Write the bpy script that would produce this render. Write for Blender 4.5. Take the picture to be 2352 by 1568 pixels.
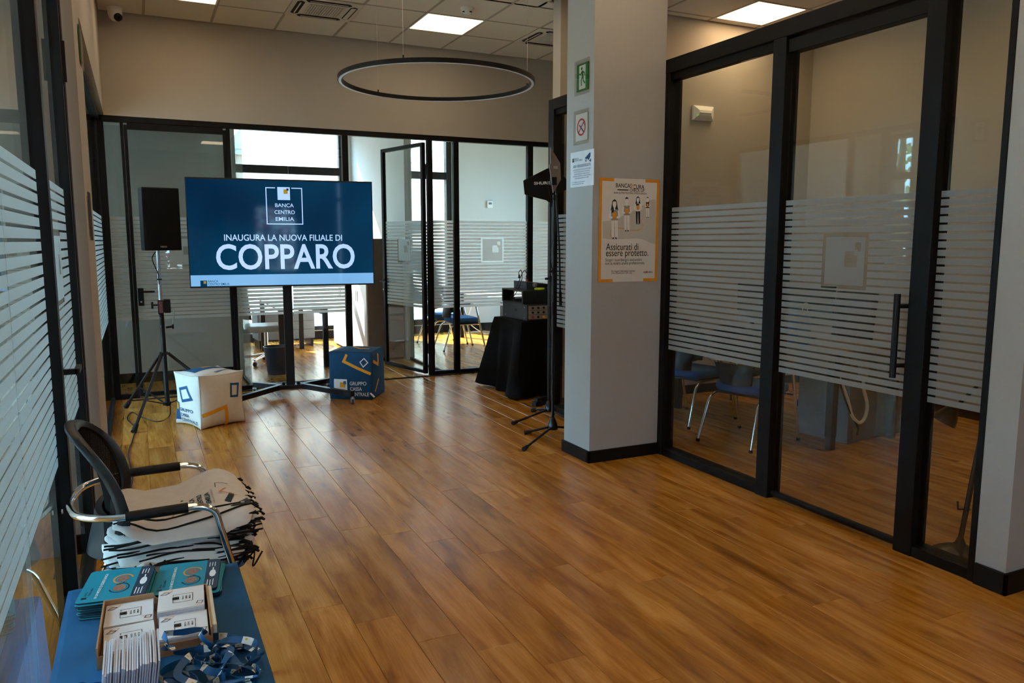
import bpy, bmesh, math, random
from mathutils import Vector, Matrix
R = random.Random(7)
PI = math.pi
for o in list(bpy.data.objects):
    bpy.data.objects.remove(o)
sc = bpy.context.scene
COL = sc.collection

# ------------------------------------------------------------------ camera, sky, sun, exposure
cam_d = bpy.data.cameras.new('camera')
cam_d.sensor_width = 36.0
cam_d.lens = 1780.2 / 2352 * 36
cam_d.clip_end = 200
cam = bpy.data.objects.new('camera', cam_d)
COL.objects.link(cam)
cam.location = (0, 0, 1.558)
cam.rotation_euler = (math.radians(90 - 7.4), 0, math.radians(-25.68))
sc.camera = cam
world = bpy.data.worlds.new('sky')
sc.world = world
world.use_nodes = True
bg = world.node_tree.nodes['Background']
bg.inputs['Color'].default_value = (0.38, 0.71, 1.0, 1)
bg.inputs['Strength'].default_value = 17.0
sun_d = bpy.data.lights.new('sun', 'SUN')
sun_d.energy = 32
sun_d.angle = 0.01
sun_d.color = (1, 0.96, 0.9)
sun = bpy.data.objects.new('sun', sun_d)
COL.objects.link(sun)
sun.rotation_euler = Vector((0.5, -1, -0.94)).to_track_quat('-Z', 'Y').to_euler()
PANEL_LIGHT = 5.4
sc.view_settings.view_transform = 'Standard'
sc.view_settings.look = 'None'
sc.view_settings.exposure = 0.36
sc.view_settings.gamma = 1.0
sc.view_settings.use_curve_mapping = False
cy = sc.cycles
cy.max_bounces = 8
cy.diffuse_bounces = 4
cy.glossy_bounces = 4
cy.adaptive_threshold = 0.03
cy.transparent_max_bounces = 32
cy.caustics_reflective = False
cy.caustics_refractive = False
cy.sample_clamp_indirect = 6
cy.use_denoising = True


# ------------------------------------------------------------------ helpers
def lin(c):
    return c / 12.92 if c <= 0.04045 else ((c + 0.055) / 1.055) ** 2.4


def C(r, g, b):
    return (lin(r / 255), lin(g / 255), lin(b / 255), 1)


MATS = {}


def mat(name, col, rough=0.6, metal=0.0, spec=0.5, var=0.06, scale=14.0, bump=0.0, coat=0.0, emit=None, es=0.0):
    """principled material with a little procedural colour variation and relief"""
    if name in MATS:
        return MATS[name]
    m = bpy.data.materials.new(name)
    m.use_nodes = True
    nt = m.node_tree
    p = nt.nodes['Principled BSDF']
    p.inputs['Roughness'].default_value = rough
    p.inputs['Metallic'].default_value = metal
    p.inputs['Specular IOR Level'].default_value = spec
    p.inputs['Coat Weight'].default_value = coat
    tc = nt.nodes.new('ShaderNodeTexCoord')
    nz = nt.nodes.new('ShaderNodeTexNoise')
    nz.inputs['Scale'].default_value = scale
    nz.inputs['Detail'].default_value = 4
    nt.links.new(tc.outputs['Object'], nz.inputs['Vector'])
    rp = nt.nodes.new('ShaderNodeValToRGB')
    rp.color_ramp.elements[0].position = 0.3
    rp.color_ramp.elements[1].position = 0.7
    rp.color_ramp.elements[0].color = tuple(max(0, c * (1 - var)) for c in col[:3]) + (1,)
    rp.color_ramp.elements[1].color = tuple(min(1, c * (1 + var)) for c in col[:3]) + (1,)
    nt.links.new(nz.outputs['Fac'], rp.inputs['Fac'])
    nt.links.new(rp.outputs['Color'], p.inputs['Base Color'])
    if emit:
        p.inputs['Emission Color'].default_value = emit
        p.inputs['Emission Strength'].default_value = es
    if bump:
        bp = nt.nodes.new('ShaderNodeBump')
        bp.inputs['Strength'].default_value = bump
        bp.inputs['Distance'].default_value = 0.01
        nt.links.new(nz.outputs['Fac'], bp.inputs['Height'])
        nt.links.new(bp.outputs['Normal'], p.inputs['Normal'])
    MATS[name] = m
    return m


def thin_glass(name, tint, r0=0.04):
    """a pane: clear transmission, mirror reflection growing towards grazing angles"""
    m = bpy.data.materials.new(name)
    m.use_nodes = True
    nt = m.node_tree
    for n in list(nt.nodes):
        nt.nodes.remove(n)
    out = nt.nodes.new('ShaderNodeOutputMaterial')
    tr = nt.nodes.new('ShaderNodeBsdfTransparent')
    tr.inputs['Color'].default_value = tint
    gl = nt.nodes.new('ShaderNodeBsdfGlossy')
    gl.inputs['Roughness'].default_value = 0.0
    lw = nt.nodes.new('ShaderNodeLayerWeight')
    lw.inputs['Blend'].default_value = 0.5
    pw = nt.nodes.new('ShaderNodeMath')
    pw.operation = 'POWER'
    pw.inputs[1].default_value = 5
    mu = nt.nodes.new('ShaderNodeMath')
    mu.operation = 'MULTIPLY_ADD'
    mu.inputs[1].default_value = 1 - r0
    mu.inputs[2].default_value = r0
    mx = nt.nodes.new('ShaderNodeMixShader')
    nt.links.new(lw.outputs['Facing'], pw.inputs[0])
    nt.links.new(pw.outputs[0], mu.inputs[0])
    nt.links.new(mu.outputs[0], mx.inputs['Fac'])
    nt.links.new(tr.outputs[0], mx.inputs[1])
    nt.links.new(gl.outputs[0], mx.inputs[2])
    nt.links.new(mx.outputs[0], out.inputs['Surface'])
    MATS[name] = m
    return m


def film_mat(name, col, trans=0.5):
    """frosted vinyl: scatters light both ways"""
    m = bpy.data.materials.new(name)
    m.use_nodes = True
    nt = m.node_tree
    for n in list(nt.nodes):
        nt.nodes.remove(n)
    out = nt.nodes.new('ShaderNodeOutputMaterial')
    d = nt.nodes.new('ShaderNodeBsdfDiffuse')
    t = nt.nodes.new('ShaderNodeBsdfTranslucent')
    d.inputs['Color'].default_value = col
    t.inputs['Color'].default_value = col
    nz = nt.nodes.new('ShaderNodeTexNoise')
    nz.inputs['Scale'].default_value = 400
    mr = nt.nodes.new('ShaderNodeMapRange')
    mr.inputs['To Min'].default_value = trans - 0.06
    mr.inputs['To Max'].default_value = trans + 0.06
    nt.links.new(nz.outputs['Fac'], mr.inputs['Value'])
    mx = nt.nodes.new('ShaderNodeMixShader')
    nt.links.new(mr.outputs[0], mx.inputs['Fac'])
    nt.links.new(d.outputs[0], mx.inputs[1])
    nt.links.new(t.outputs[0], mx.inputs[2])
    # part of the light goes straight on, only blurred
    rf = nt.nodes.new('ShaderNodeBsdfRefraction')
    rf.inputs['Color'].default_value = (0.9, 0.92, 0.92, 1)
    rf.inputs['Roughness'].default_value = 0.75
    rf.inputs['IOR'].default_value = 1.22
    m2 = nt.nodes.new('ShaderNodeMixShader')
    m2.inputs['Fac'].default_value = 0.14
    nt.links.new(mx.outputs[0], m2.inputs[1])
    nt.links.new(rf.outputs[0], m2.inputs[2])
    nt.links.new(m2.outputs[0], out.inputs['Surface'])
    MATS[name] = m
    return m


class MB:
    """collects vertices and faces of ONE part"""

    def __init__(self):
        self.v = []
        self.f = []

    def add(self, vs, fs):
        n = len(self.v)
        self.v += [tuple(p) for p in vs]
        self.f += [tuple(i + n for i in f) for f in fs]
        return self

    def box(self, x0, x1, y0, y1, z0, z1, M=None):
        vs = [Vector((x, y, z)) for z in (z0, z1) for y in (y0, y1) for x in (x0, x1)]
        if M:
            vs = [M @ p for p in vs]
        return self.add(vs, [(0, 2, 3, 1), (4, 5, 7, 6), (0, 1, 5, 4), (2, 6, 7, 3), (0, 4, 6, 2), (1, 3, 7, 5)])

    def bar(self, p0, p1, w, h, up=(0, 0, 1)):
        """a square bar between two points"""
        p0, p1 = Vector(p0), Vector(p1)
        d = (p1 - p0).normalized()
        s = d.cross(Vector(up))
        if s.length < 1e-4:
            s = d.cross(Vector((1, 0, 0)))
        s.normalize()
        u = s.cross(d)
        vs = [p + s * (a * w / 2) + u * (b * h / 2) for p in (p0, p1) for a, b in ((-1, -1), (1, -1), (1, 1), (-1, 1))]
        return self.add(vs, [(0, 1, 2, 3), (7, 6, 5, 4), (0, 4, 5, 1), (1, 5, 6, 2), (2, 6, 7, 3), (3, 7, 4, 0)])

    def tube(self, pts, r, n=10, cap=True, closed=False):
        pts = [Vector(p) for p in pts]
        rs = r if isinstance(r, (list, tuple)) else [r] * len(pts)
        m = len(pts)
        vs, fs = [], []
        prev = None
        for i, p in enumerate(pts):
            if closed:
                d = pts[(i + 1) % m] - pts[i - 1]
            else:
                d = pts[min(i + 1, m - 1)] - pts[max(i - 1, 0)]
            d.normalize()
            if prev is None:
                a = d.cross(Vector((0, 0, 1)))
                if a.length < 1e-3:
                    a = d.cross(Vector((1, 0, 0)))
            else:
                a = prev - d * prev.dot(d)
            a.normalize()
            prev = a
            b = d.cross(a)
            for k in range(n):
                t = 2 * PI * k / n
                vs.append(p + (a * math.cos(t) + b * math.sin(t)) * rs[i])
        for i in range(m if closed else m - 1):
            j = (i + 1) % m
            for k in range(n):
                l = (k + 1) % n
                fs.append((i * n + k, i * n + l, j * n + l, j * n + k))
        if cap and not closed:
            fs.append(tuple(range(n - 1, -1, -1)))
            fs.append(tuple((m - 1) * n + k for k in range(n)))
        return self.add(vs, fs)

    def lathe(self, prof, c=(0, 0, 0), n=24, M=None):
        """profile [(r, z)] turned about z"""
        vs, fs = [], []
        c = Vector(c)
        for r, z in prof:
            for k in range(n):
                t = 2 * PI * k / n
                p = Vector((r * math.cos(t), r * math.sin(t), z))
                vs.append((M @ p if M else p) + c)
        for i in range(len(prof) - 1):
            for k in range(n):
                l = (k + 1) % n
                fs.append((i * n + k, i * n + l, (i + 1) * n + l, (i + 1) * n + k))
        fs.append(tuple(range(n - 1, -1, -1)))
        fs.append(tuple((len(prof) - 1) * n + k for k in range(n)))
        return self.add(vs, fs)

    def prism(self, poly, t0, t1, fn):
        """polygon (u, v) extruded from t0 to t1; fn(u, v, t) gives the point"""
        n = len(poly)
        vs = [fn(u, v, t0) for u, v in poly] + [fn(u, v, t1) for u, v in poly]
        fs = [tuple(range(n - 1, -1, -1)), tuple(range(n, 2 * n))]
        fs += [(i, (i + 1) % n, n + (i + 1) % n, n + i) for i in range(n)]
        return self.add(vs, fs)

    def grid(self, fn, nu, nv, wrap=False):
        vs = [fn(i / nu, j / nv) for j in range(nv + 1) for i in range(nu + (0 if wrap else 1))]
        w = nu if wrap else nu + 1
        fs = []
        for j in range(nv):
            for i in range(nu):
                k = (i + 1) % w
                fs.append((j * w + i, j * w + k, (j + 1) * w + k, (j + 1) * w + i))
        return self.add(vs, fs)

    def mesh(self, name):
        me = bpy.data.meshes.new(name)
        me.from_pydata([tuple(p) for p in self.v], [], self.f)
        me.update()
        bm = bmesh.new()
        bm.from_mesh(me)
        bmesh.ops.recalc_face_normals(bm, faces=bm.faces)
        bm.to_mesh(me)
        bm.free()
        return me

    def build(self, name, m, parent=None, smooth=False, bevel=0.0, seg=2):
        me = self.mesh(name)
        me.materials.append(m)
        return link(name, me, parent, smooth, bevel, seg)


def link(name, me, parent=None, smooth=False, bevel=0.0, seg=2):
    o = bpy.data.objects.new(name, me)
    COL.objects.link(o)
    if parent is not None:
        o.parent = parent
    if smooth:
        for p in me.polygons:
            p.use_smooth = True
        if not bevel:
            try:
                me.set_sharp_from_angle(angle=math.radians(50))
            except Exception:
                pass
    if bevel:
        b = o.modifiers.new('edge', 'BEVEL')
        b.width = bevel
        b.segments = seg
        b.limit_method = 'ANGLE'
        b.angle_limit = math.radians(40)
    return o


def tag(o, label, cat, group=None, kind=None):
    o['label'] = label
    o['category'] = cat
    if group:
        o['group'] = group
    if kind:
        o['kind'] = kind
    return o


def thing(name, label, cat, loc=(0, 0, 0), rz=0.0, group=None, kind=None):
    o = bpy.data.objects.new(name, None)
    COL.objects.link(o)
    o.location = loc
    o.rotation_euler = (0, 0, rz)
    o.empty_display_size = 0.1
    return tag(o, label, cat, group, kind)


def copy_tree(o, parent=None):
    c = o.copy()
    COL.objects.link(c)
    c.parent = parent
    for ch in list(o.children):
        copy_tree(ch, c)
    return c


def smooth_path(pts, n=8):
    """Catmull-Rom through the points"""
    P = [Vector(p) for p in pts]
    P = [P[0] * 2 - P[1]] + P + [P[-1] * 2 - P[-2]]
    out = []
    for i in range(1, len(P) - 2):
        a, b, c, d = P[i - 1], P[i], P[i + 1], P[i + 2]
        for k in range(n):
            t = k / n
            out.append(0.5 * ((2 * b) + (c - a) * t + (2 * a - 5 * b + 4 * c - d) * t * t + (3 * b - a - 3 * c + d) * t ** 3))
    out.append(P[-2])
    return out


def round_path(pts, r, n=5):
    """polyline with rounded corners"""
    P = [Vector(p) for p in pts]
    out = [P[0]]
    for i in range(1, len(P) - 1):
        a, b, c = P[i - 1], P[i], P[i + 1]
        d0, d1 = (a - b), (c - b)
        k = min(r, d0.length * 0.49, d1.length * 0.49)
        s, e = b + d0.normalized() * k, b + d1.normalized() * k
        for j in range(n + 1):
            t = j / n
            out.append(s * (1 - t) ** 2 + b * 2 * t * (1 - t) + e * t * t)
    out.append(P[-1])
    return out


def text_tris(body, size, bold=0.0, align='CENTER', spacing=1.0):
    """flat letters as (vertices2d, faces)"""
    cu = bpy.data.curves.new('lettering', 'FONT')
    cu.body = body
    cu.size = size
    cu.align_x = align
    cu.align_y = 'CENTER'
    cu.offset = bold * size
    cu.space_character = spacing
    cu.resolution_u = 4
    o = bpy.data.objects.new('lettering', cu)
    COL.objects.link(o)
    dg = bpy.context.evaluated_depsgraph_get()
    dg.update()
    me = bpy.data.meshes.new_from_object(o.evaluated_get(dg))
    vs = [(v.co.x, v.co.y) for v in me.vertices]
    fs = [tuple(p.vertices) for p in me.polygons]
    bpy.data.objects.remove(o)
    bpy.data.curves.remove(cu)
    bpy.data.meshes.remove(me)
    return vs, fs


class Print:
    """flat print of one colour, laid on a surface fn(u, v) -> point"""

    def __init__(self, fn):
        self.fn = fn
        self.v = []
        self.f = []

    def rect(self, u0, u1, v0, v1, n=1):
        b = len(self.v)
        for j in range(n + 1):
            for i in range(n + 1):
                self.v.append((u0 + (u1 - u0) * i / n, v0 + (v1 - v0) * j / n))
        for j in range(n):
            for i in range(n):
                k = b + j * (n + 1) + i
                self.f.append((k, k + 1, k + n + 2, k + n + 1))
        return self

    def poly(self, pts):
        b = len(self.v)
        self.v += list(pts)
        self.f.append(tuple(range(b, b + len(pts))))
        return self

    def line(self, pts, w, closed=False, n=4):
        """stroked polyline, mitred"""
        P = [Vector((p[0], p[1])) for p in pts]
        Q = []
        m = len(P)
        for i in range(m if closed else m - 1):
            a, b = P[i], P[(i + 1) % m]
            for k in range(n):
                Q.append(a.lerp(b, k / n))
        if not closed:
            Q.append(P[-1])
        q = len(Q)
        b0 = len(self.v)
        for i in range(q):
            if closed:
                d0, d1 = Q[i] - Q[i - 1], Q[(i + 1) % q] - Q[i]
            else:
                d0 = Q[max(i, 1)] - Q[max(i, 1) - 1]
                d1 = Q[min(i, q - 2) + 1] - Q[min(i, q - 2)]
            n0 = Vector((-d0.y, d0.x)).normalized()
            n1 = Vector((-d1.y, d1.x)).normalized()
            mt = n0 + n1
            if mt.length < 1e-6:
                mt = n0
            mt.normalize()
            k = w / 2 / max(0.35, mt.dot(n0))
            self.v += [tuple(Q[i] + mt * k), tuple(Q[i] - mt * k)]
        for i in range(q if closed else q - 1):
            j = (i + 1) % q
            self.f.append((b0 + 2 * i, b0 + 2 * i + 1, b0 + 2 * j + 1, b0 + 2 * j))
        return self

    def disc(self, u, v, r, n=24, r2=None):
        return self.poly([(u + r * math.cos(2 * PI * k / n), v + (r2 or r) * math.sin(2 * PI * k / n)) for k in range(n)])

    def ring(self, u, v, r, w, n=32, a0=0, a1=2 * PI, r2=None):
        full = abs(a1 - a0 - 2 * PI) < 1e-6
        pts = [(u + r * math.cos(a0 + (a1 - a0) * k / n), v + (r2 or r) * math.sin(a0 + (a1 - a0) * k / n)) for k in range(n + (0 if full else 1))]
        return self.line(pts, w, closed=full, n=1)

    def text(self, body, u, v, size, bold=0.012, align='CENTER', rot=0.0, spacing=1.0, sx=1.0):
        vs, fs = text_tris(body, size, bold, align, spacing)
        b = len(self.v)
        c, s = math.cos(rot), math.sin(rot)
        self.v += [(u + x * sx * c - y * s, v + x * sx * s + y * c) for x, y in vs]
        self.f += [tuple(i + b for i in f) for f in fs]
        return self

    def fit(self, body, u, v, w, h, bold=0.02, rot=0.0, spacing=1.0, align=0):
        """letters stretched to width w and cap height h; align 0 centred, -1 starting at u"""
        vs, fs = text_tris(body, 1.0, bold, 'LEFT', spacing)
        x0, x1 = min(p[0] for p in vs), max(p[0] for p in vs)
        y0, y1 = min(p[1] for p in vs), max(p[1] for p in vs)
        b = len(self.v)
        c, s = math.cos(rot), math.sin(rot)
        for x, y in vs:
            a = ((x - x0) / (x1 - x0) - (0.5 if align == 0 else 0)) * w
            e = ((y - y0) / (y1 - y0) - 0.5) * h
            self.v.append((u + a * c - e * s, v + a * s + e * c))
        self.f += [tuple(i + b for i in f) for f in fs]
        return self

    def build(self, name, m, parent, stuff=False):
        me = bpy.data.meshes.new(name)
        me.from_pydata([tuple(self.fn(u, v)) for u, v in self.v], [], self.f)
        me.update()
        me.materials.append(m)
        o = link(name, me, parent)
        if stuff:
            o['kind'] = 'stuff'
        return o


# ------------------------------------------------------------------ materials
M_WALL = mat('wall_paint', C(176, 167, 154), 0.85, var=0.02, scale=3, bump=0.02)
M_WALLW = mat('white_paint', C(206, 206, 200), 0.8, var=0.02, scale=3, bump=0.02)
M_PILLAR = mat('pillar_paint', C(174, 171, 166), 0.85, var=0.015, scale=40, bump=0.04)
M_FRAME = mat('black_aluminium', C(11, 11, 12), 0.5, spec=0.22, var=0.05, scale=60)
M_SKIRT = mat('black_skirting', C(11, 11, 11), 0.5, spec=0.25, var=0.05)
M_GLASS = thin_glass('clear_glass', (0.94, 0.975, 0.965, 1))
M_GLASSW = thin_glass('window_glass', (0.95, 0.97, 0.97, 1))
M_FILM = film_mat('frosted_film', (0.62, 0.645, 0.65, 1), 0.66)
M_FILM_BACKLIT = film_mat('backlit_frosted_film', (0.95, 0.96, 0.96, 1), 0.76)  # backlight put into the colour: paler copy of the film for the back partition
M_TILE = mat('ceiling_tile', C(226, 219, 206), 0.9, var=0.03, scale=160, bump=0.05)
M_GRID = mat('ceiling_grid', C(168, 158, 142), 0.6, var=0.03)
M_BLACK = mat('black_plastic', C(12, 12, 13), 0.5, spec=0.3, var=0.08, scale=60)
M_SOFTBLACK = mat('black_metal', C(13, 13, 14), 0.42, spec=0.35, var=0.08, scale=50)
M_RUBBER = mat('black_rubber', C(16, 16, 17), 0.8, var=0.1)
M_CHROME = mat('chrome', (0.82, 0.82, 0.82, 1), 0.08, 1.0, var=0.02)
M_STEEL = mat('brushed_steel', (0.55, 0.55, 0.54, 1), 0.32, 1.0, var=0.05, scale=80)
M_WHITEP = mat('white_plastic', C(238, 236, 230), 0.45, var=0.02)
M_NAVY = mat('navy_print', C(10, 70, 110), 0.7, var=0.04)
M_ORANGE = mat('orange_print', C(236, 160, 24), 0.7, var=0.04)
M_WHITEPR = mat('white_print', C(236, 234, 230), 0.7, var=0.02)
M_BLUESEAT = mat('blue_upholstery', C(38, 90, 146), 0.85, var=0.1, scale=220, bump=0.15)
M_DARKPR = mat('dark_print', C(26, 40, 48), 0.7)
M_GREYPR = mat('grey_print', C(120, 122, 124), 0.7)


def wood_floor():
    m = bpy.data.materials.new('oak_plank')
    m.use_nodes = True
    nt = m.node_tree
    p = nt.nodes['Principled BSDF']
    L = nt.links.new
    N = nt.nodes.new
    tc = N('ShaderNodeTexCoord')
    oi = N('ShaderNodeObjectInfo')
    ge = N('ShaderNodeNewGeometry')
    ad = N('ShaderNodeMath')
    ad.operation = 'ADD'
    L(oi.outputs['Random'], ad.inputs[0])
    L(ge.outputs['Random Per Island'], ad.inputs[1])
    fr = N('ShaderNodeMath')
    fr.operation = 'FRACT'
    L(ad.outputs[0], fr.inputs[0])
    off = N('ShaderNodeMath')
    off.operation = 'MULTIPLY'
    off.inputs[1].default_value = 61.0
    L(fr.outputs[0], off.inputs[0])
    cb = N('ShaderNodeCombineXYZ')
    L(off.outputs[0], cb.inputs[0])
    L(off.outputs[0], cb.inputs[1])
    va = N('ShaderNodeVectorMath')
    va.operation = 'ADD'
    L(tc.outputs['Object'], va.inputs[0])
    L(cb.outputs[0], va.inputs[1])
    # cathedral figure: stretched, distorted noise
    mp = N('ShaderNodeMapping')
    mp.inputs['Scale'].default_value = (6.0, 0.75, 1)
    L(va.outputs[0], mp.inputs['Vector'])
    n1 = N('ShaderNodeTexNoise')
    n1.inputs['Scale'].default_value = 1.6
    n1.inputs['Detail'].default_value = 6
    n1.inputs['Roughness'].default_value = 0.62
    n1.inputs['Distortion'].default_value = 0.9
    L(mp.outputs[0], n1.inputs['Vector'])
    # fine pores
    mp2 = N('ShaderNodeMapping')
    mp2.inputs['Scale'].default_value = (120, 4, 1)
    L(va.outputs[0], mp2.inputs['Vector'])
    n2 = N('ShaderNodeTexNoise')
    n2.inputs['Scale'].default_value = 1.3
    n2.inputs['Detail'].default_value = 4
    L(mp2.outputs[0], n2.inputs['Vector'])
    # knots
    mp3 = N('ShaderNodeMapping')
    mp3.inputs['Scale'].default_value = (5.0, 2.2, 1)
    L(va.outputs[0], mp3.inputs['Vector'])
    vo = N('ShaderNodeTexVoronoi')
    vo.inputs['Scale'].default_value = 1.0
    L(mp3.outputs[0], vo.inputs['Vector'])
    kr = N('ShaderNodeValToRGB')
    kr.color_ramp.elements[0].position = 0.02
    kr.color_ramp.elements[0].color = (1, 1, 1, 1)
    kr.color_ramp.elements[1].position = 0.16
    kr.color_ramp.elements[1].color = (0, 0, 0, 1)
    L(vo.outputs['Distance'], kr.inputs['Fac'])
    ramp = N('ShaderNodeValToRGB')
    e = ramp.color_ramp.elements
    e[0].position = 0.26
    e[0].color = C(120, 76, 40)
    e[1].position = 0.72
    e[1].color = C(218, 168, 108)
    k = e.new(0.42)
    k.color = C(172, 118, 66)
    k = e.new(0.56)
    k.color = C(198, 144, 86)
    L(n1.outputs['Fac'], ramp.inputs['Fac'])
    mx = N('ShaderNodeMix')
    mx.data_type = 'RGBA'
    mx.blend_type = 'MULTIPLY'
    mx.inputs['Factor'].default_value = 0.4
    pr = N('ShaderNodeValToRGB')
    pr.color_ramp.elements[0].position = 0.35
    pr.color_ramp.elements[0].color = (0.62, 0.55, 0.5, 1)
    pr.color_ramp.elements[1].position = 0.6
    pr.color_ramp.elements[1].color = (1, 1, 1, 1)
    L(n2.outputs['Fac'], pr.inputs['Fac'])
    L(ramp.outputs['Color'], mx.inputs[6])
    L(pr.outputs['Color'], mx.inputs[7])
    mk = N('ShaderNodeMix')
    mk.data_type = 'RGBA'
    mk.blend_type = 'MULTIPLY'
    mf = N('ShaderNodeMath')
    mf.operation = 'MULTIPLY'
    mf.inputs[1].default_value = 0.75
    L(kr.outputs['Color'], mf.inputs[0])
    L(mf.outputs[0], mk.inputs['Factor'])
    L(mx.outputs[2], mk.inputs[6])
    mk.inputs[7].default_value = (0.5, 0.38, 0.28, 1)
    hv = N('ShaderNodeHueSaturation')
    vr = N('ShaderNodeMapRange')
    vr.inputs['To Min'].default_value = 0.86
    vr.inputs['To Max'].default_value = 1.12
    L(fr.outputs[0], vr.inputs['Value'])
    L(vr.outputs[0], hv.inputs['Value'])
    hv.inputs['Saturation'].default_value = 1.12
    hv.inputs['Hue'].default_value = 0.498
    L(mk.outputs[2], hv.inputs['Color'])
    L(hv.outputs['Color'], p.inputs['Base Color'])
    rr = N('ShaderNodeMapRange')
    rr.inputs['To Min'].default_value = 0.17
    rr.inputs['To Max'].default_value = 0.30
    L(n2.outputs['Fac'], rr.inputs['Value'])
    L(rr.outputs[0], p.inputs['Roughness'])
    p.inputs['Specular IOR Level'].default_value = 0.5
    bp = N('ShaderNodeBump')
    bp.inputs['Strength'].default_value = 0.06
    bp.inputs['Distance'].default_value = 0.003
    L(n2.outputs['Fac'], bp.inputs['Height'])
    L(bp.outputs['Normal'], p.inputs['Normal'])
    return m


M_WOOD = wood_floor()

# ------------------------------------------------------------------ floor: planks on a slab
floor = MB().box(-3.4, 7.2, -3.8, 12.65, -0.12, -0.012).build('floor', mat('dark_subfloor', C(40, 28, 18), 0.9))
tag(floor, 'warm oak plank floor of the bank branch', 'floor', kind='structure')
PW, PL = 0.1815, 1.303
OFF = {0: 4.49, 1: 4.29, 2: 4.036, 3: 3.875, 4: 3.677, 5: 3.42, 6: 3.128, 7: 2.98, 8: 2.807, 9: 2.58, 10: 2.42, 11: 2.29, 12: 2.19, 13: 1.975, 14: 3.02}


def in_view(x, y):
    yaw = math.radians(25.68)
    d = x * math.sin(yaw) + y * math.cos(yaw)
    s = x * math.cos(yaw) - y * math.sin(yaw)
    if d < 0.9 or abs(s) > d * 0.70 + 0.6:
        return None
    z = d * math.cos(math.radians(7.4)) + 1.558 * math.sin(math.radians(7.4))
    return d if z > 1.7 else None


def plank_box(mb, x0, x1, y0, y1, cx=0, cy_=0):
    c = 0.0012
    a, b, e, f = x0 - cx, x1 - cx, y0 - cy_, y1 - cy_
    g = 0.0006
    mb.add([(a + g, e + g, -0.012), (b - g, e + g, -0.012), (b - g, f - g, -0.012), (a + g, f - g, -0.012),
            (a + g, e + g, -0.0012), (b - g, e + g, -0.0012), (b - g, f - g, -0.0012), (a + g, f - g, -0.0012),
            (a + g + c, e + g + c, 0), (b - g - c, e + g + c, 0), (b - g - c, f - g - c, 0), (a + g + c, f - g - c, 0)],
           [(0, 1, 5, 4), (1, 2, 6, 5), (2, 3, 7, 6), (3, 0, 4, 7), (4, 5, 9, 8), (5, 6, 10, 9), (6, 7, 11, 10), (7, 4, 8, 11), (8, 9, 10, 11)])


planks = []
k0 = math.floor((-3.4 - 0.54) / PW)
for k in range(k0, int((7.2 - 0.54) / PW) + 1):
    x0 = 0.54 + PW * k
    x1 = min(x0 + PW, 7.2)
    x0 = max(x0, -3.4)
    o = OFF.get(k, 4.49 - 0.2 * k + 0.06 * math.sin(k * 12.9))
    y = o - PL * math.ceil((o + 3.8) / PL)
    while y < 12.65:
        a, b = max(y, -3.8), min(y + PL, 12.65)
        if b - a > 0.02:
            planks.append((x0, x1, a, b))
        y += PL
scored = []
for pl in planks:
    d = in_view((pl[0] + pl[1]) / 2, (pl[2] + pl[3]) / 2) or in_view((pl[0] + pl[1]) / 2, pl[3]) or in_view((pl[0] + pl[1]) / 2, pl[2])
    scored.append((d if d else 1e3 + R.random(), pl))
scored.sort()
full_mesh = None
rest = MB()
for i, (d, (x0, x1, a, b)) in enumerate(scored):
    if i < 296 and d < 900:
        cx, cyy = (x0 + x1) / 2, (a + b) / 2
        if abs(b - a - PL) < 1e-6 and abs(x1 - x0 - PW) < 1e-6:
            if full_mesh is None:
                t = MB()
                plank_box(t, x0, x1, a, b, cx, cyy)
                full_mesh = t.mesh('plank')
                full_mesh.materials.append(M_WOOD)
            o = link('plank', full_mesh, floor)
        else:
            t = MB()
            plank_box(t, x0, x1, a, b, cx, cyy)
            o = t.build('plank', M_WOOD, floor)
        o.location = (cx, cyy, 0)
    else:
        plank_box(rest, x0, x1, a, b)
o = rest.build('more_planks', M_WOOD, floor)
o['kind'] = 'stuff'

# ------------------------------------------------------------------ ceiling: slab, grid, tiles, light panels
CZ = 3.68
ceil = MB().box(-3.4, 7.2, -3.8, 12.65, CZ + 0.03, CZ + 0.2).build('ceiling', mat('ceiling_slab', C(190, 184, 172), 0.9))
tag(ceil, 'suspended ceiling of square white tiles in a grid', 'ceiling', kind='structure')
tile_me = MB().box(-0.289, 0.289, -0.289, 0.289, 0.0, 0.016).mesh('ceiling_tile')
tile_me.materials.append(M_TILE)
LOBBY_LIGHTS = [(0.18, 7.2), (2.58, 7.2), (0.18, 5.4), (2.58, 5.4), (0.18, 3.6), (2.58, 3.6), (0.18, 1.8), (2.58, 1.8), (0.18, 0.0), (2.58, 0.0), (1.38, -1.8), (4.38, 0.0)]
AC = [(1.38, 7.2), (3.78, 7.2)]


def near(x, y, lst):
    return any(abs(x - a) < 0.05 and abs(y - b) < 0.05 for a, b in lst)


def tile_zone(xs, ys, skip, z=CZ):
    for i in range(len(xs) - 1):
        for j in range(len(ys) - 1):
            x0, x1, y0, y1 = xs[i], xs[i + 1], ys[j], ys[j + 1]
            if near(x0, y0, skip):
                continue
            if abs(x1 - x0 - 0.6) < 1e-3 and abs(y1 - y0 - 0.6) < 1e-3:
                o = link('ceiling_tile', tile_me, ceil)
                o.location = ((x0 + x1) / 2, (y0 + y1) / 2, z)
            elif x1 - x0 > 0.03 and y1 - y0 > 0.03:
                MB().box(x0 + 0.011, x1 - 0.011, y0 + 0.011, y1 - 0.011, z, z + 0.016).build('ceiling_tile', M_TILE, ceil)
    for x in xs:
        MB().box(x - 0.012, x + 0.012, ys[0], ys[-1], z - 0.003, z + 0.004).build('grid_bar', M_GRID, ceil)
    for y in ys:
        MB().box(xs[0], xs[-1], y - 0.012, y + 0.012, z - 0.002, z + 0.004).build('grid_bar', M_GRID, ceil)


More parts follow.
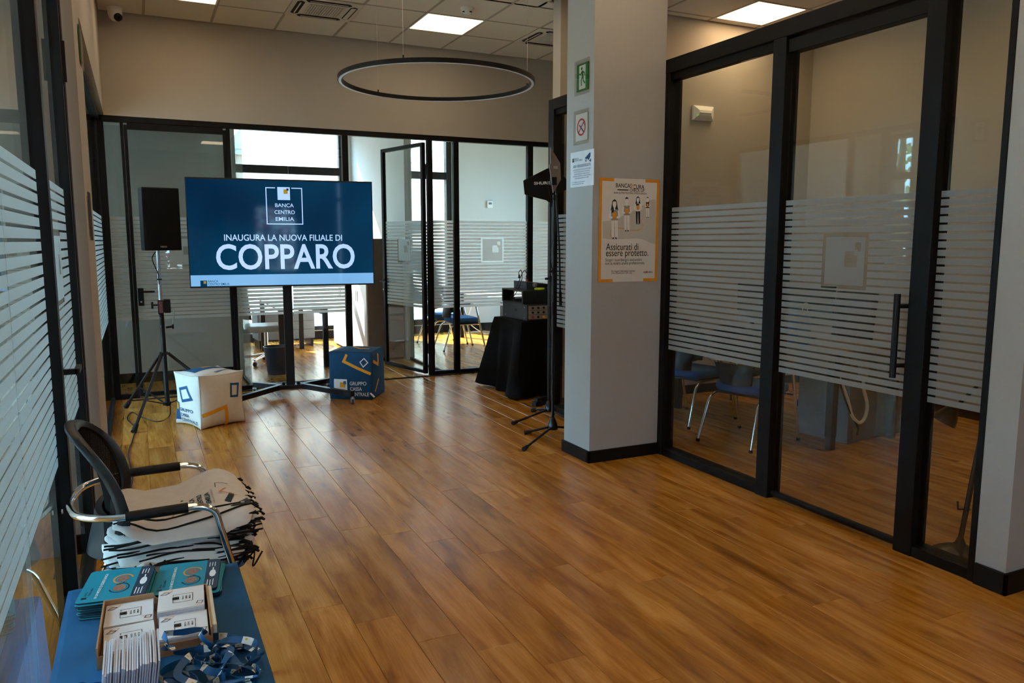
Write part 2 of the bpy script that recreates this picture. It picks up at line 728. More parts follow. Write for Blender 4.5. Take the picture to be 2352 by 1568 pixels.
gx = [-0.21] + [0.18 + 0.6 * k for k in range(0, 6)] + [3.44]
gy = [-3.6 + 0.6 * k for k in range(0, 20)] + [8.40]
tile_zone(gx, [y for y in gy if y <= 6.61], LOBBY_LIGHTS + AC)
gx2 = [-0.21] + [0.18 + 0.6 * k for k in range(0, 12)] + [7.0]
tile_zone(gx2, [6.6, 7.2, 7.8, 8.44], LOBBY_LIGHTS + AC)
tile_zone([3.44, 3.78, 4.38, 4.98, 5.58, 6.18, 6.78, 7.0], [6.42, 6.59], [])
OFFICE_LIGHTS = [(5.12, 5.57), (5.12, 3.17)]
tile_zone([3.46, 3.92, 4.52, 5.12, 5.72, 6.32, 6.92], [2.2, 2.57, 3.17, 3.77, 4.37, 4.97, 5.57, 6.17, 6.28], OFFICE_LIGHTS)

M_PANEL = mat('light_panel', (0.9, 0.9, 0.9, 1), 0.5, emit=(1.0, 0.74, 0.47, 1), es=PANEL_LIGHT, var=0.0)


def ceiling_light(x, y, label, group, M=M_PANEL):
    t = thing('ceiling_light', label, 'ceiling light', (x + 0.3, y + 0.3, CZ), 0, group)
    f = MB()
    for a, b, c, d in ((-0.298, 0.298, -0.298, -0.282), (-0.298, 0.298, 0.282, 0.298), (-0.298, -0.282, -0.282, 0.282), (0.282, 0.298, -0.282, 0.282)):
        f.box(a, b, c, d, -0.004, 0.028)
    f.build('frame', M_WHITEP, t)
    MB().box(-0.282, 0.282, -0.282, 0.282, 0.001, 0.012).build('diffuser', M, t)
    return t


names = {(0.18, 7.2): 'square lit ceiling panel near the dome camera corner', (2.58, 7.2): 'square lit ceiling panel beside the smoke detector above the ring lamp'}
for x, y in LOBBY_LIGHTS:
    ceiling_light(x, y, names.get((x, y), 'square lit ceiling panel over the lobby floor'), 'ceiling light panels of the lobby')
M_PANELW = mat('office_light_panel', (0.9, 0.9, 0.9, 1), 0.5, emit=(1.0, 0.68, 0.38, 1), es=PANEL_LIGHT * 1.7, var=0.0)
ceiling_light(5.12, 5.57, 'square lit ceiling panel above the glazed office near its end wall', 'ceiling light panels of the glazed office', M_PANELW)
ceiling_light(5.12, 3.17, 'square lit ceiling panel above the glazed office near the desk', 'ceiling light panels of the glazed office', M_PANELW)
M_PANELC = mat('cool_light_panel', (0.9, 0.9, 0.9, 1), 0.5, emit=(0.95, 0.95, 0.9, 1), es=1.6, var=0.0)
for x, y in ((-2.0, 1.4), (-2.0, 6.6)):
    ceiling_light(x, y, 'square lit ceiling panel in the room behind the side glazing', 'ceiling light panels of the side rooms', M_PANELC)

# ------------------------------------------------------------------ solid walls
def wall(name, label, boxes, m=M_WALL, parent=None):
    mb = MB()
    for b in boxes:
        mb.box(*b)
    o = mb.build(name, m, parent)
    return tag(o, label, 'wall', kind='structure') if parent is None else o


def wall_with_holes(mb, axis, at0, at1, u0, u1, z0, z1, holes):
    """wall slab across u (x or y) with rectangular holes (ua, ub, za, zb), sorted by ua"""
    def bx(a, b, c, d):
        if b - a > 1e-4 and d - c > 1e-4:
            if axis == 'y':
                mb.box(a, b, at0, at1, c, d)
            else:
                mb.box(at0, at1, a, b, c, d)
    u = u0
    for a, b, c, d in holes:
        bx(u, a, z0, z1)
        bx(a, b, z0, c)
        bx(a, b, d, z1)
        u = b
    bx(u, u1, z0, z1)


WZ = CZ + 0.03
# outer walls
mb = MB()
LEFT_HOLES = [(1.5, 4.15, 0.25, 3.4), (5.05, 7.1, 0.25, 3.45), (7.35, 8.15, 0.6, 3.1), (8.68, 9.32, 0.4, 3.2)]  # last opening is added to let daylight into the small rear lobby
wall_with_holes(mb, 'x', -3.4, -3.2, -3.8, 12.65, 0, WZ, LEFT_HOLES)
tag(mb.build('wall_left_outer', M_WALLW), 'pale outer wall with tall windows beyond the side glazing', 'wall', kind='structure')
mb = MB()
BACK_HOLES = [(1.25, 3.02, 0.14, 3.30), (3.30, 4.86, 0.14, 3.62), (6.72, 6.97, 0.14, 3.5)]
wall_with_holes(mb, 'y', 12.45, 12.65, -3.2, 7.2, 0, WZ, BACK_HOLES)
tag(mb.build('wall_back_outer', M_WALLW), 'pale outer wall with street windows behind the rear offices', 'wall', kind='structure')
mb = MB()
FRONT_HOLES = [(0.5, 1.5, 0.8, 2.4), (2.4, 2.55, 0.5, 3.0), (4.2, 4.4, 0.5, 3.0)]
wall_with_holes(mb, 'y', -3.8, -3.6, -3.2, 7.2, 0, WZ, FRONT_HOLES)
tag(mb.build('wall_front', M_WALL), 'street front wall with display windows behind the viewer', 'wall', kind='structure')
mb = MB()
RIGHT_HOLES = [(9.8, 11.3, 0.6, 3.0)]  # unseen opening, added to brighten the rear office
wall_with_holes(mb, 'x', 7.0, 7.2, -3.6, 12.45, 0, WZ, RIGHT_HOLES)
tag(mb.build('wall_right_outer', M_WALL), 'plain beige side wall closing the offices', 'wall', kind='structure')

# left side: end wall between the two side rooms and the wall strips above the glazing
wall('wall_left', 'beige wall pier and strip above the side glazing', [(-3.2, -0.21, 4.30, 4.97, 0, WZ), (-0.36, -0.21, 4.97, 8.47, 2.735, WZ), (-0.36, -0.21, -3.6, 4.30, 2.80, WZ)])
wall('wall_left_inner', 'pale wall between side room and small rear lobby', [(-3.2, -0.36, 8.42, 8.54, 0, WZ)], M_WALLW)
# back: bulkhead above the glazed partition, small rear lobby, walls of the rear offices
wall('wall_back_rear', 'pale grey wall seen through the closed glass door', [(-3.2, 1.06, 9.42, 9.52, 0, WZ), (0.98, 1.06, 9.52, 12.45, 0, WZ)], M_WALLW)
wall('wall_back_divider', 'pale wall between the two rear offices', [(3.15, 3.25, 9.75, 12.45, 0, WZ)], M_WALLW)
# right office
wall('wall_right', 'beige end wall of the glazed office with emergency lamp', [(3.50, 6.62, 6.28, 6.42, 0, WZ)])
wall('wall_right_inner', 'beige long wall of the glazed office', [(6.55, 6.65, 2.14, 6.28, 0, WZ)])
pier = wall('wall_front_pier', 'white square pier at the end of the glazed office', [(3.385, 7.0, 2.0, 2.14, 0, WZ)], M_PILLAR)
# skirting
def skirting(name, label, boxes):
    mb = MB()
    for b in boxes:
        mb.box(*b)
    return tag(mb.build(name, M_SKIRT, bevel=0.003), label, 'baseboard', kind='structure')


skirting('baseboard_pier', 'black skirting round the white pier by the floor lamp', [(3.37, 3.385, 1.985, 2.135, 0, 0.1), (3.37, 7.0, 1.985, 2.0, 0, 0.1)])
skirting('baseboard_left', 'black skirting of the beige wall pier behind the mesh chair', [(-0.36, -0.195, 4.285, 4.30, 0, 0.1), (-0.21, -0.195, 4.285, 4.97, 0, 0.1)])
skirting('baseboard_right', 'dark skirting along the end wall of the glazed office', [(3.52, 6.55, 6.265, 6.28, 0, 0.09), (6.535, 6.55, 2.2, 6.265, 0, 0.09)])
skirting('baseboard_rear', 'dark skirting behind the closed glass door', [(-0.36, 0.98, 9.405, 9.42, 0, 0.11)])
skirting('baseboard_back', 'dark skirting below the street windows of the rear offices', [(1.06, 3.15, 12.43, 12.45, 0, 0.13), (3.25, 7.0, 12.43, 12.45, 0, 0.13)])

# ------------------------------------------------------------------ outer windows
def window(n, label, axis, at, a, b, z0, z1, mull=(), trans=(), fw=0.06, m=M_FRAME, d=0.06):
    t = thing('window_%d' % n, label, 'window', (0, 0, 0), kind='structure')
    def bx(mb, u0, u1, c, e, dd):
        if axis == 'y':
            mb.box(u0, u1, at - dd, at + dd, c, e)
        else:
            mb.box(at - dd, at + dd, u0, u1, c, e)
    f = MB()
    bx(f, a, a + fw, z0, z1, d)
    bx(f, b - fw, b, z0, z1, d)
    bx(f, a + fw, b - fw, z0, z0 + fw, d)
    bx(f, a + fw, b - fw, z1 - fw, z1, d)
    f.build('window_frame', m, t)
    for u in mull:
        q = MB()
        bx(q, u - fw / 2, u + fw / 2, z0 + fw, z1 - fw, d * 0.9)
        q.build('mullion', m, t)
    for z, h in trans:
        q = MB()
        bx(q, a + fw, b - fw, z, z + h, d * 0.8)
        q.build('transom', m, t)
    us = [a + fw] + list(mull) + [b - fw]
    zs = [z0 + fw] + [z for z, h in trans] + [z1 - fw]
    for i in range(len(us) - 1):
        for j in range(len(zs) - 1):
            g = MB()
            bx(g, us[i] + 0.005, us[i + 1] - 0.005, zs[j] + 0.005, zs[j + 1] - 0.005, 0.004)
            g.build('pane', M_GLASSW, t)
    return t


window(1, 'black street window of the rear office behind the television', 'y', 12.53, 1.25, 3.02, 0.14, 3.30, (), ((2.58, 0.12),))
window(2, 'black street window of the rear office with blue chairs', 'y', 12.53, 3.30, 4.86, 0.14, 3.62, (), ((2.58, 0.12),), fw=0.09)
window(3, 'narrow black window added to light the far end of the rear office', 'y', 12.53, 6.72, 6.97, 0.14, 3.50, (), ((2.58, 0.12),))  # added opening, only brings more daylight onto the rear partition
n = 4
for a, b, c, d in LEFT_HOLES:
    window(n, 'dark framed tall window of the side room, number %s along the outer wall' % ('one', 'two', 'three', 'four')[n - 4], 'x', -3.3, a, b, c, d, (a + (b - a) / 2,) if b - a > 1.2 else (), ((2.45, 0.1),))
    n += 1
window(n, 'unseen dark framed side window added to light the rear office with blue chairs', 'x', 7.1, *RIGHT_HOLES[0])
n += 1
for i, (a, b, c, d) in enumerate(FRONT_HOLES):
    window(n, 'street front window, %s along the front wall' % ('first', 'second', 'third', 'fourth', 'fifth')[i], 'y', -3.7, a, b, c, d, (a + (b - a) / 2,) if b - a > 1.5 else (), ((2.5, 0.08),))
    n += 1

# ------------------------------------------------------------------ glazed partitions
ST, SP, SH = 1.79, 0.0392, 0.029     # film: top, pitch, stripe height


def film_rects(u0, u1, logo=None):
    """stripes (ua, ub, za, zb), interrupted round a square emblem centred at logo"""
    out, emb = [], []
    for i in range(26):
        zt = ST - i * SP
        zb = zt - SH
        if logo is None:
            out.append((u0, u1, zb, zt))
            continue
        l0, l1, z0, z1 = logo - 0.15, logo + 0.15, 1.30, 1.60
        if zb >= z1 or zt <= z0:
            out.append((u0, u1, zb, zt))
        else:
            out += [(u0, l0, zb, zt), (l1, u1, zb, zt)]
            if zt > z1:
                out.append((l0, l1, z1, zt))
            if zb < z0:
                out.append((l0, l1, zb, z0))
    return out


def emblem_rects(c, flip=1):
    """film square with two clear squares"""
    s = 0.128
    a, b = -s, s
    q = lambda u0, u1, z0, z1: (min(c + flip * u0, c + flip * u1), max(c + flip * u0, c + flip * u1), 1.45 + z0, 1.45 + z1)
    return [q(a, 0.0, -s, s), q(0.0, 0.082, -s, -0.03), q(0.0, 0.082, 0.053, 0.062), q(0.065, 0.082, 0.030, 0.053), q(0.0, 0.065, 0.062, s), q(0.103, b, -s, s), q(0.082, 0.103, -s, 0.053), q(0.065, 0.103, 0.100, s)]


def slab(mb, axis, at, r, th=0.0012):
    u0, u1, z0, z1 = r
    if u1 - u0 < 1e-4 or z1 - z0 < 1e-4:
        return mb
    if axis == 'y':
        return mb.box(u0, u1, at - th, at, z0, z1)
    return mb.box(at - th, at, u0, u1, z0, z1) if th > 0 else mb.box(at, at - th, u0, u1, z0, z1)


def pane(parent, axis, at, u0, u1, z0, z1, film=True, logo=None, single=False, flip=1, side=1, m=M_GLASS, th=0.005, fm=None):
    """one sheet of glass with its frosted film; side = +1: film on the low-coordinate face"""
    g = MB()
    if axis == 'y':
        g.box(u0, u1, at - th, at + th, z0, z1)
    else:
        g.box(at - th, at + th, u0, u1, z0, z1)
    p = g.build('glass_pane', m, parent)
    if film:
        face = at - th - 0.0006 if side > 0 else at + th + 0.0018
        fr = film_rects(u0 + 0.004, u1 - 0.004, logo)
        if single:
            for r in fr:
                if r[1] - r[0] > 1e-4:
                    slab(MB(), axis, face, r).build('film_stripe', fm or M_FILM, p)
        else:
            mb = MB()
            for r in fr:
                slab(mb, axis, face, r)
            mb.build('frosted_film', fm or M_FILM, p)
        if logo is not None:
            mb = MB()
            for r in emblem_rects(logo, flip):
                slab(mb, axis, face, r)
            mb.build('film_emblem', fm or M_FILM, p)
    return p


def post(parent, x0, x1, y0, y1, z0, z1, name='post'):
    return MB().box(x0, x1, y0, y1, z0, z1).build(name, M_FRAME, parent, bevel=0.003)


# --- back partition at y = 8.47
YB = 8.47
wb = thing('wall_back', 'black framed glass partition with frosted stripes under a beige bulkhead', 'wall', kind='structure')
MB().box(-0.21, 7.0, YB - 0.02, YB + 0.09, 2.735, WZ).build('bulkhead', M_WALL, wb)
F0, F1 = YB - 0.012, YB + 0.05
MB().box(-0.30, 6.9, F0, F1, 2.68, 2.735).build('head_rail', M_FRAME, wb, bevel=0.003)
for a, b in ((-0.30, -0.22), (-0.08, -0.052), (0.877, 0.91), (2.045, 2.11), (3.01, 3.07), (3.325, 3.39), (4.28, 4.35), (5.3, 5.36)):
    post(wb, a, b, F0, F1, 0, 2.68)
for a, b in ((-0.22, -0.08), (0.91, 2.045), (3.07, 3.325), (3.39, 4.28), (4.35, 5.3)):
    MB().box(a, b, F0, F1, 0, 0.045).build('bottom_rail', M_FRAME, wb, bevel=0.003)
YG = YB + 0.02
pane(wb, 'y', YG, -0.22, -0.08, 0.045, 2.68, fm=M_FILM_BACKLIT)
pane(wb, 'y', YG, 0.91, 1.474, 0.045, 2.68, fm=M_FILM_BACKLIT)
pane(wb, 'y', YG, 1.478, 2.045, 0.045, 2.68, logo=1.9, fm=M_FILM_BACKLIT)
pane(wb, 'y', YG, 3.07, 3.325, 0.045, 2.68, fm=M_FILM_BACKLIT)
pane(wb, 'y', YG, 3.39, 4.28, 0.045, 2.68, logo=3.82, fm=M_FILM_BACKLIT)
pane(wb, 'y', YG, 4.35, 5.30, 0.045, 2.68, fm=M_FILM_BACKLIT)
# dividers of frameless glass between the rear rooms
wd = thing('wall_rear_glass', 'frameless glass divider beside the closed rear door', 'wall', kind='structure')
pane(wd, 'x', 1.03, YB + 0.06, 9.41, 0.02, 2.7)
MB().box(1.015, 1.045, YB + 0.05, 9.41, 0, 0.03).build('bottom_rail', M_FRAME, wd)
wd = thing('wall_rear_divider_glass', 'frameless glass divider between the rear offices', 'wall', kind='structure')
pane(wd, 'x', 3.20, YB + 0.06, 9.74, 0.02, 2.7)
MB().box(3.185, 3.215, YB + 0.05, 9.74, 0, 0.03).build('bottom_rail', M_FRAME, wd)


def lever(parent, M, name='handle'):
    """square rose plate, lever and cylinder; local x along the door, y towards the room, z up"""
    h = MB().box(-0.026, 0.026, 0, 0.012, -0.14, 0.035, M).build(name, M_BLACK, parent, bevel=0.002)
    MB().box(-0.01, 0.01, 0.012, 0.05, -0.01, 0.01, M).box(-0.012, 0.125, 0.042, 0.058, -0.009, 0.009, M).build('lever', M_BLACK, h, bevel=0.002)
    c = MB()
    c.lathe([(0.009, 0), (0.009, 0.004)], n=12, M=M.to_3x3() @ Matrix.Rotation(-PI / 2, 3, 'X'), c=M @ Vector((0, 0.012, -0.10)))
    c.build('key_cylinder', M_STEEL, h)
    return h


# closed door between the first two posts
d1 = thing('door_1', 'closed black framed glass door with lever handle behind the speaker', 'door', kind='structure')
for a, b, c, d in ((-0.05, -0.02, 0.02, 2.66), (0.845, 0.875, 0.02, 2.66)):
    MB().box(a, b, F0 + 0.005, F1 - 0.005, c, d).build('stile', M_FRAME, d1, bevel=0.002)
MB().box(-0.02, 0.845, F0 + 0.005, F1 - 0.005, 2.62, 2.679).build('top_rail', M_FRAME, d1)
MB().box(-0.02, 0.845, F0 + 0.005, F1 - 0.005, 0.012, 0.05).build('bottom_rail', M_FRAME, d1)
pane(d1, 'y', YG, -0.02, 0.845, 0.05, 2.62, logo=0.42, fm=M_FILM_BACKLIT)
lever(d1, Matrix.Translation((0.012, YG - 0.008, 1.06)) @ Matrix.Scale(-1, 4, (0, 1, 0)))

# open door hinged at x = 3.0, swung into the rear office
d2 = thing('door_2', 'open black framed glass door swung into the rear office', 'door', (2.985, YB + 0.045, 0), math.radians(104), kind='structure')
for a, b in ((0.0, 0.045), (0.875, 0.92)):
    MB().box(a, b, -0.022, 0.022, 0.015, 2.66).build('stile', M_FRAME, d2, bevel=0.002)
MB().box(0.045, 0.875, -0.022, 0.022, 2.62, 2.66).build('top_rail', M_FRAME, d2)
MB().box(0.045, 0.875, -0.022, 0.022, 0.015, 0.05).build('bottom_rail', M_FRAME, d2)
pane(d2, 'y', 0, 0.045, 0.875, 0.05, 2.62, logo=0.46, flip=-1, fm=M_FILM_BACKLIT)
lever(d2, Matrix.Translation((0.895, -0.02, 1.06)) @ Matrix.Rotation(PI, 4, 'Z'))
lever(d2, Matrix.Translation((0.895, 0.02, 1.06)) @ Matrix.Scale(-1, 4, (1, 0, 0)), 'inner_handle')
for z in (0.25, 2.3):
    MB().tube([(-0.006, -0.026, z), (-0.006, -0.026, z + 0.12)], 0.009).build('hinge', M_SOFTBLACK, d2)

# --- right partition at x = 3.43
XG = 3.43
wr = thing('wall_office', 'black framed glass partition of the office with frosted stripes', 'wall', kind='structure')
MB().box(3.38, 3.49, 2.14, 6.28, 2.705, 2.80).build('head_rail', M_FRAME, wr, bevel=0.004)
for a, b in ((2.14, 2.17), (2.465, 2.565), (3.445, 3.545), (4.515, 4.565), (4.93, 4.98), (6.18, 6.28)):
    post(wr, 3.38, 3.49, a, b, 0, 2.705)
for a, b in ((2.17, 2.465), (3.545, 4.515), (4.98, 6.18)):
    MB().box(3.385, 3.485, a, b, 0, 0.055).build('bottom_rail', M_FRAME, wr, bevel=0.004)
    MB().box(3.40, 3.47, a, b, 2.66, 2.705).build('glazing_bead', M_FRAME, wr)
pane(wr, 'x', XG, 2.17, 2.465, 0.055, 2.66, single=True)
pane(wr, 'x', XG, 3.545, 4.515, 0.055, 2.66, single=True)
pane(wr, 'x', XG, 4.98, 6.18, 0.055, 2.66, single=True, logo=5.6, flip=-1)
d3 = thing('door_3', 'sliding glass office door with tall black pull handle', 'door', kind='structure')
MB().box(3.395, 3.465, 2.57, 3.44, 2.615, 2.69).build('top_rail', M_FRAME, d3, bevel=0.003)
MB().tube([(XG - 0.01, 2.57, 0.032), (XG - 0.01, 3.44, 0.032)], 0.02).build('bottom_rail', M_FRAME, d3, smooth=True)
pane(d3, 'x', XG, 2.57, 3.44, 0.03, 2.62, single=True, logo=3.0, flip=-1)
h = MB().tube([(3.345, 2.60, 0.885), (3.345, 2.60, 1.30)], 0.0155, 16).build('pull_handle', M_SOFTBLACK, d3, smooth=True)
for z in (0.945, 1.24):
    MB().tube([(3.345, 2.60, z), (3.424, 2.575, z)], 0.011, 12).build('handle_mount', M_SOFTBLACK, h, smooth=True)

# --- left glazing: near glass front with door, then recessed glazing beyond the wall pier
GX = -0.295
wl = thing('wall_side_glass', 'black framed side glass front with frosted stripes beside the mesh chair', 'wall', kind='structure')
MB().box(-0.33, -0.25, -3.55, 4.28, 2.70, 2.80).build('head_rail', M_FRAME, wl, bevel=0.003)
for a, b in ((-3.55, -3.49), (0.86, 0.92), (3.05, 3.11), (4.205, 4.285)):
    post(wl, -0.303, -0.256, a, b, 0, 2.70)
for a, b in ((-3.49, 0.86), (0.92, 3.05)):
    MB().box(-0.32, -0.26, a, b, 0, 0.05).build('bottom_rail', M_FRAME, wl)
pane(wl, 'x', GX, -3.49, 0.86, 0.05, 2.70, side=-1)
pane(wl, 'x', GX, 0.92, 2.238, 0.05, 2.70, single=True, side=-1)
pane(wl, 'x', GX, 2.242, 3.05, 0.05, 2.70, single=True, side=-1)
MB().box(GX - 0.005, GX + 0.005, 2.2385, 2.2415, 0.05, 2.70).build('glass_joint', film_mat('silicone_joint', (0.85, 0.9, 0.9, 1), 0.4), wl)
d4 = thing('door_4', 'side glass door with black lever handle beside the beige pier', 'door', kind='structure')
for a, b in ((3.115, 3.165), (4.15, 4.20)):
    MB().box(-0.303, -0.260, a, b, 0.015, 2.68).build('stile', M_FRAME, d4, bevel=0.002)
MB().box(-0.303, -0.260, 3.165, 4.15, 2.63, 2.68).build('top_rail', M_FRAME, d4)
MB().box(-0.303, -0.260, 3.165, 4.15, 0.015, 0.06).build('bottom_rail', M_FRAME, d4)
pane(d4, 'x', GX, 3.165, 4.15, 0.06, 2.63, single=True, side=-1, logo=3.66)
hh = MB().box(-0.262, -0.215, 3.132, 3.150, 1.085, 1.105).build('handle', M_BLACK, d4, bevel=0.002)
MB().box(-0.226, -0.208, 3.132, 3.255, 1.085, 1.105).build('lever', M_BLACK, hh, bevel=0.002)
MB().box(-0.262, -0.245, 4.19, 4.21, 2.28, 2.46).build('hinge', M_BLACK, d4)

wl2 = thing('wall_side_glazing', 'recessed black framed glazing between the beige pier and the speaker corner', 'wall', kind='structure')
MB().box(-0.33, -0.255, 4.97, 8.45, 2.685, 2.735).build('head_rail', M_FRAME, wl2, bevel=0.003)
for a, b in ((4.97, 5.03), (5.43, 5.49), (5.78, 5.86), (6.22, 6.29), (8.39, 8.445)):
    post(wl2, -0.325, -0.258 if a < 5 else -0.275, a, b, 0, 2.685)
for a, b in ((5.03, 5.43), (5.49, 5.78), (5.86, 6.22), (6.29, 7.31), (7.314, 8.39)):
    pane(wl2, 'x', -0.292, a, b, 0.04, 2.685, side=-1)
    MB().box(-0.31, -0.268, a, b, 0, 0.04).build('bottom_rail', M_FRAME, wl2)

# ------------------------------------------------------------------ pillar with its signs
pil = thing('pillar', 'square grey painted pillar with signs and poster', 'pillar', kind='structure')
MB().box(2.80, 3.382, 4.565, 4.925, 0, WZ).build('shaft', M_PILLAR, pil)
sk = MB()
sk.box(2.785, 2.80, 4.55, 4.94, 0, 0.085).box(2.785, 3.382, 4.55, 4.565, 0, 0.085)
sk.build('skirting', M_SKIRT, pil, bevel=0.002)

M_SIGNG = mat('safety_green', C(0, 122, 60), 0.5)
M_RED = mat('safety_red', C(190, 24, 40), 0.5)
M_ACRYL = thin_glass('acrylic', (0.93, 0.93, 0.91, 1))


def exit_sign(name, label, loc, rz, green_plate=True):
    """acrylic plate with a green running man; local x along the wall, y out of it"""
    t = thing(name, label, 'sign', loc, rz)
    MB().box(-0.1, 0.1, 0.008, 0.012, -0.115, 0.115).build('acrylic_plate', M_ACRYL, t)
    MB().box(-0.076, 0.076, 0.003, 0.0075, -0.09, 0.09).build('sign_plate', M_SIGNG, t)
    f = lambda u, v: (u, 0.0079, v)
    p = Print(f)
    p.rect(-0.042, 0.042, -0.078, 0.078)
    p.build('doorway_print', M_WHITEPR, t)
    f = lambda u, v: (u, 0.0083, v)
    g = Print(f)
    g.disc(0.008, 0.056, 0.011)
    g.line([(0.004, 0.040), (-0.006, 0.006)], 0.024, n=1)
    g.line([(-0.004, 0.036), (-0.026, 0.026), (-0.034, 0.004)], 0.010)
    g.line([(0.008, 0.036), (0.022, 0.018), (0.040, 0.026)], 0.010)
    g.line([(-0.004, 0.006), (0.014, -0.020), (0.010, -0.056)], 0.013)
    g.line([(-0.008, 0.008), (-0.014, -0.024), (-0.036, -0.046)], 0.013)
    g.build('runner_print', M_SIGNG, t)
    return t


exit_sign('exit_sign', 'green running man exit sign on the pillar', (2.80, 4.705, 2.66), PI / 2 + PI)
# the local frame above has y out of the wall: rotate so that +y points to -x
bpy.data.objects['exit_sign'].rotation_euler = (0, 0, PI / 2)
t = exit_sign('exit_sign', 'green exit sign seen edge-on high on the beige wall pier', (-0.21, 4.74, 2.56), -PI / 2)
t = thing('no_smoking_sign', 'white no smoking sign with red ring on the pillar', 'sign', (2.80, 4.71, 2.33), PI / 2)
MB().box(-0.1, 0.1, 0.008, 0.012, -0.115, 0.115).build('acrylic_plate', M_ACRYL, t)
MB().box(-0.076, 0.076, 0.003, 0.0075, -0.09, 0.09).build('sign_plate', M_WHITEPR, t)
g = Print(lambda u, v: (u, 0.0083, v))
g.line([(-0.030, -0.034), (0.026, 0.016)], 0.010, n=1)
g.line([(-0.034, 0.0), (-0.042, 0.012), (-0.030, 0.022), (-0.038, 0.034)], 0.004)
g.build('cigarette_print', M_DARKPR, t)
g = Print(lambda u, v: (u, 0.0087, v))
g.ring(0, 0, 0.052, 0.012)
g.line([(-0.036, 0.036), (0.036, -0.036)], 0.010, n=1)
g.build('prohibition_print', M_RED, t)

t = thing('surveillance_sign', 'white video surveillance notice plate on the pillar', 'sign', (2.80, 4.70, 2.05), PI / 2)
MB().box(-0.155, 0.155, 0.002, 0.007, -0.12, 0.12).build('sign_plate', mat('sign_white', C(228, 232, 235), 0.4), t)
f = lambda u, v: (-u, 0.0074, v)     # reads from the lobby side
g = Print(f)
g.rect(-0.128, -0.104, 0.052, 0.078)
g.text('BANCA', -0.100, 0.072, 0.017, align='LEFT')
g.text('CENTRO EMILIA', -0.100, 0.060, 0.015, align='LEFT')
g.text('AREA VIDEOSORVEGLIATA', 0, 0.020, 0.026, 0.02, sx=0.75)
for i, s in enumerate(('LA REGISTRAZIONE E EFFETTUATA DA BANCA CENTRO EMILIA', 'PER FINI DI TUTELA DELLA SICUREZZA DELLA CLIENTELA,', 'DEL PERSONALE DELLA BANCA E DEI BENI DI CUI ALLA', 'GESTIONE PER LA PROTEZIONE DEL PATRIMONIO AZIENDALE', 'CONTRO POSSIBILI AGGRESSIONI, FURTI, RAPINE')):
    g.text(s, 0, -0.004 - 0.0145 * i, 0.0115, 0.01, sx=0.72)
g.text('Art. 13 Regolamento Europeo 2016/679', -0.128, -0.087, 0.0105, align='LEFT')
g.text('Informativa completa presso la filiale', -0.128, -0.1, 0.0105, align='LEFT')
g.poly([(0.04, 0.068), (0.10, 0.098), (0.115, 0.098), (0.112, 0.072), (0.09, 0.050), (0.075, 0.060)])
g.rect(0.107, 0.122, 0.038, 0.056)
g.line([(0.095, 0.052), (0.098, 0.044), (0.108, 0.046)], 0.004)
g.ring(0.055, 0.056, 0.010, 0.006, 16)
g.build('lettering', M_NAVY, t)
Print(lambda u, v: (-u, 0.0077, v)).rect(-0.116, -0.108, 0.064, 0.073).build('emblem_print', M_ORANGE, t)
t = thing('notice_plate', 'small clear notice plate on the beige wall pier', 'sign', (-0.21, 4.52, 1.68), -PI / 2)
MB().box(-0.085, 0.085, 0.004, 0.010, -0.12, 0.12).build('acrylic_plate', M_ACRYL, t)
MB().box(-0.06, 0.06, 0.001, 0.003, -0.10, 0.10).build('paper', M_GREYPR, t)
g = Print(lambda u, v: (-u, 0.0035, v))
for i in range(7):
    g.rect(-0.05, 0.05 - 0.01 * (i % 3), 0.07 - i * 0.022, 0.08 - i * 0.022)
g.build('lettering', M_DARKPR, t)

# poster on the face towards the viewer: local u = x, v = z
t = thing('poster', 'insurance poster with orange corner brackets and four drawn people on the pillar', 'poster', (3.098, 4.565, 1.628), 0)
PWX, PHZ = 0.247, 0.355
M_POSTER = mat('poster_paper', C(226, 219, 210), 0.6, var=0.01)
curl = lambda u, v: -0.002 - 0.004 * (u / PWX) ** 2 * (0.5 + 0.5 * v / PHZ)
sk = MB()
sk.grid(lambda a, b: ((a * 2 - 1) * PWX, curl((a * 2 - 1) * PWX, (b * 2 - 1) * PHZ), (b * 2 - 1) * PHZ), 8, 8)
sk.build('paper', M_POSTER, t, smooth=True)


def on_poster(d):
    return lambda u, v: (u, curl(u, v) - d, v)


def px(x, y):
    """poster drawing coordinates (0..905, 0..1568 of its sheet) to local metres"""
    # sheet corners: (45,45)-(870,95) top, (22,1505)-(835,1495) bottom
    k = (y - 60) / (1500 - 60)
    l = 45 + (22 - 45) * k
    r = 872 + (836 - 872) * k
    return (-PWX + 2 * PWX * (x - l) / (r - l), PHZ - 2 * PHZ * (y - (45 + 50 * (x - l) / (r - l) * (1 - k))) / (1505 - 45 - 40 * (x - l) / (r - l) * (1 - k)))


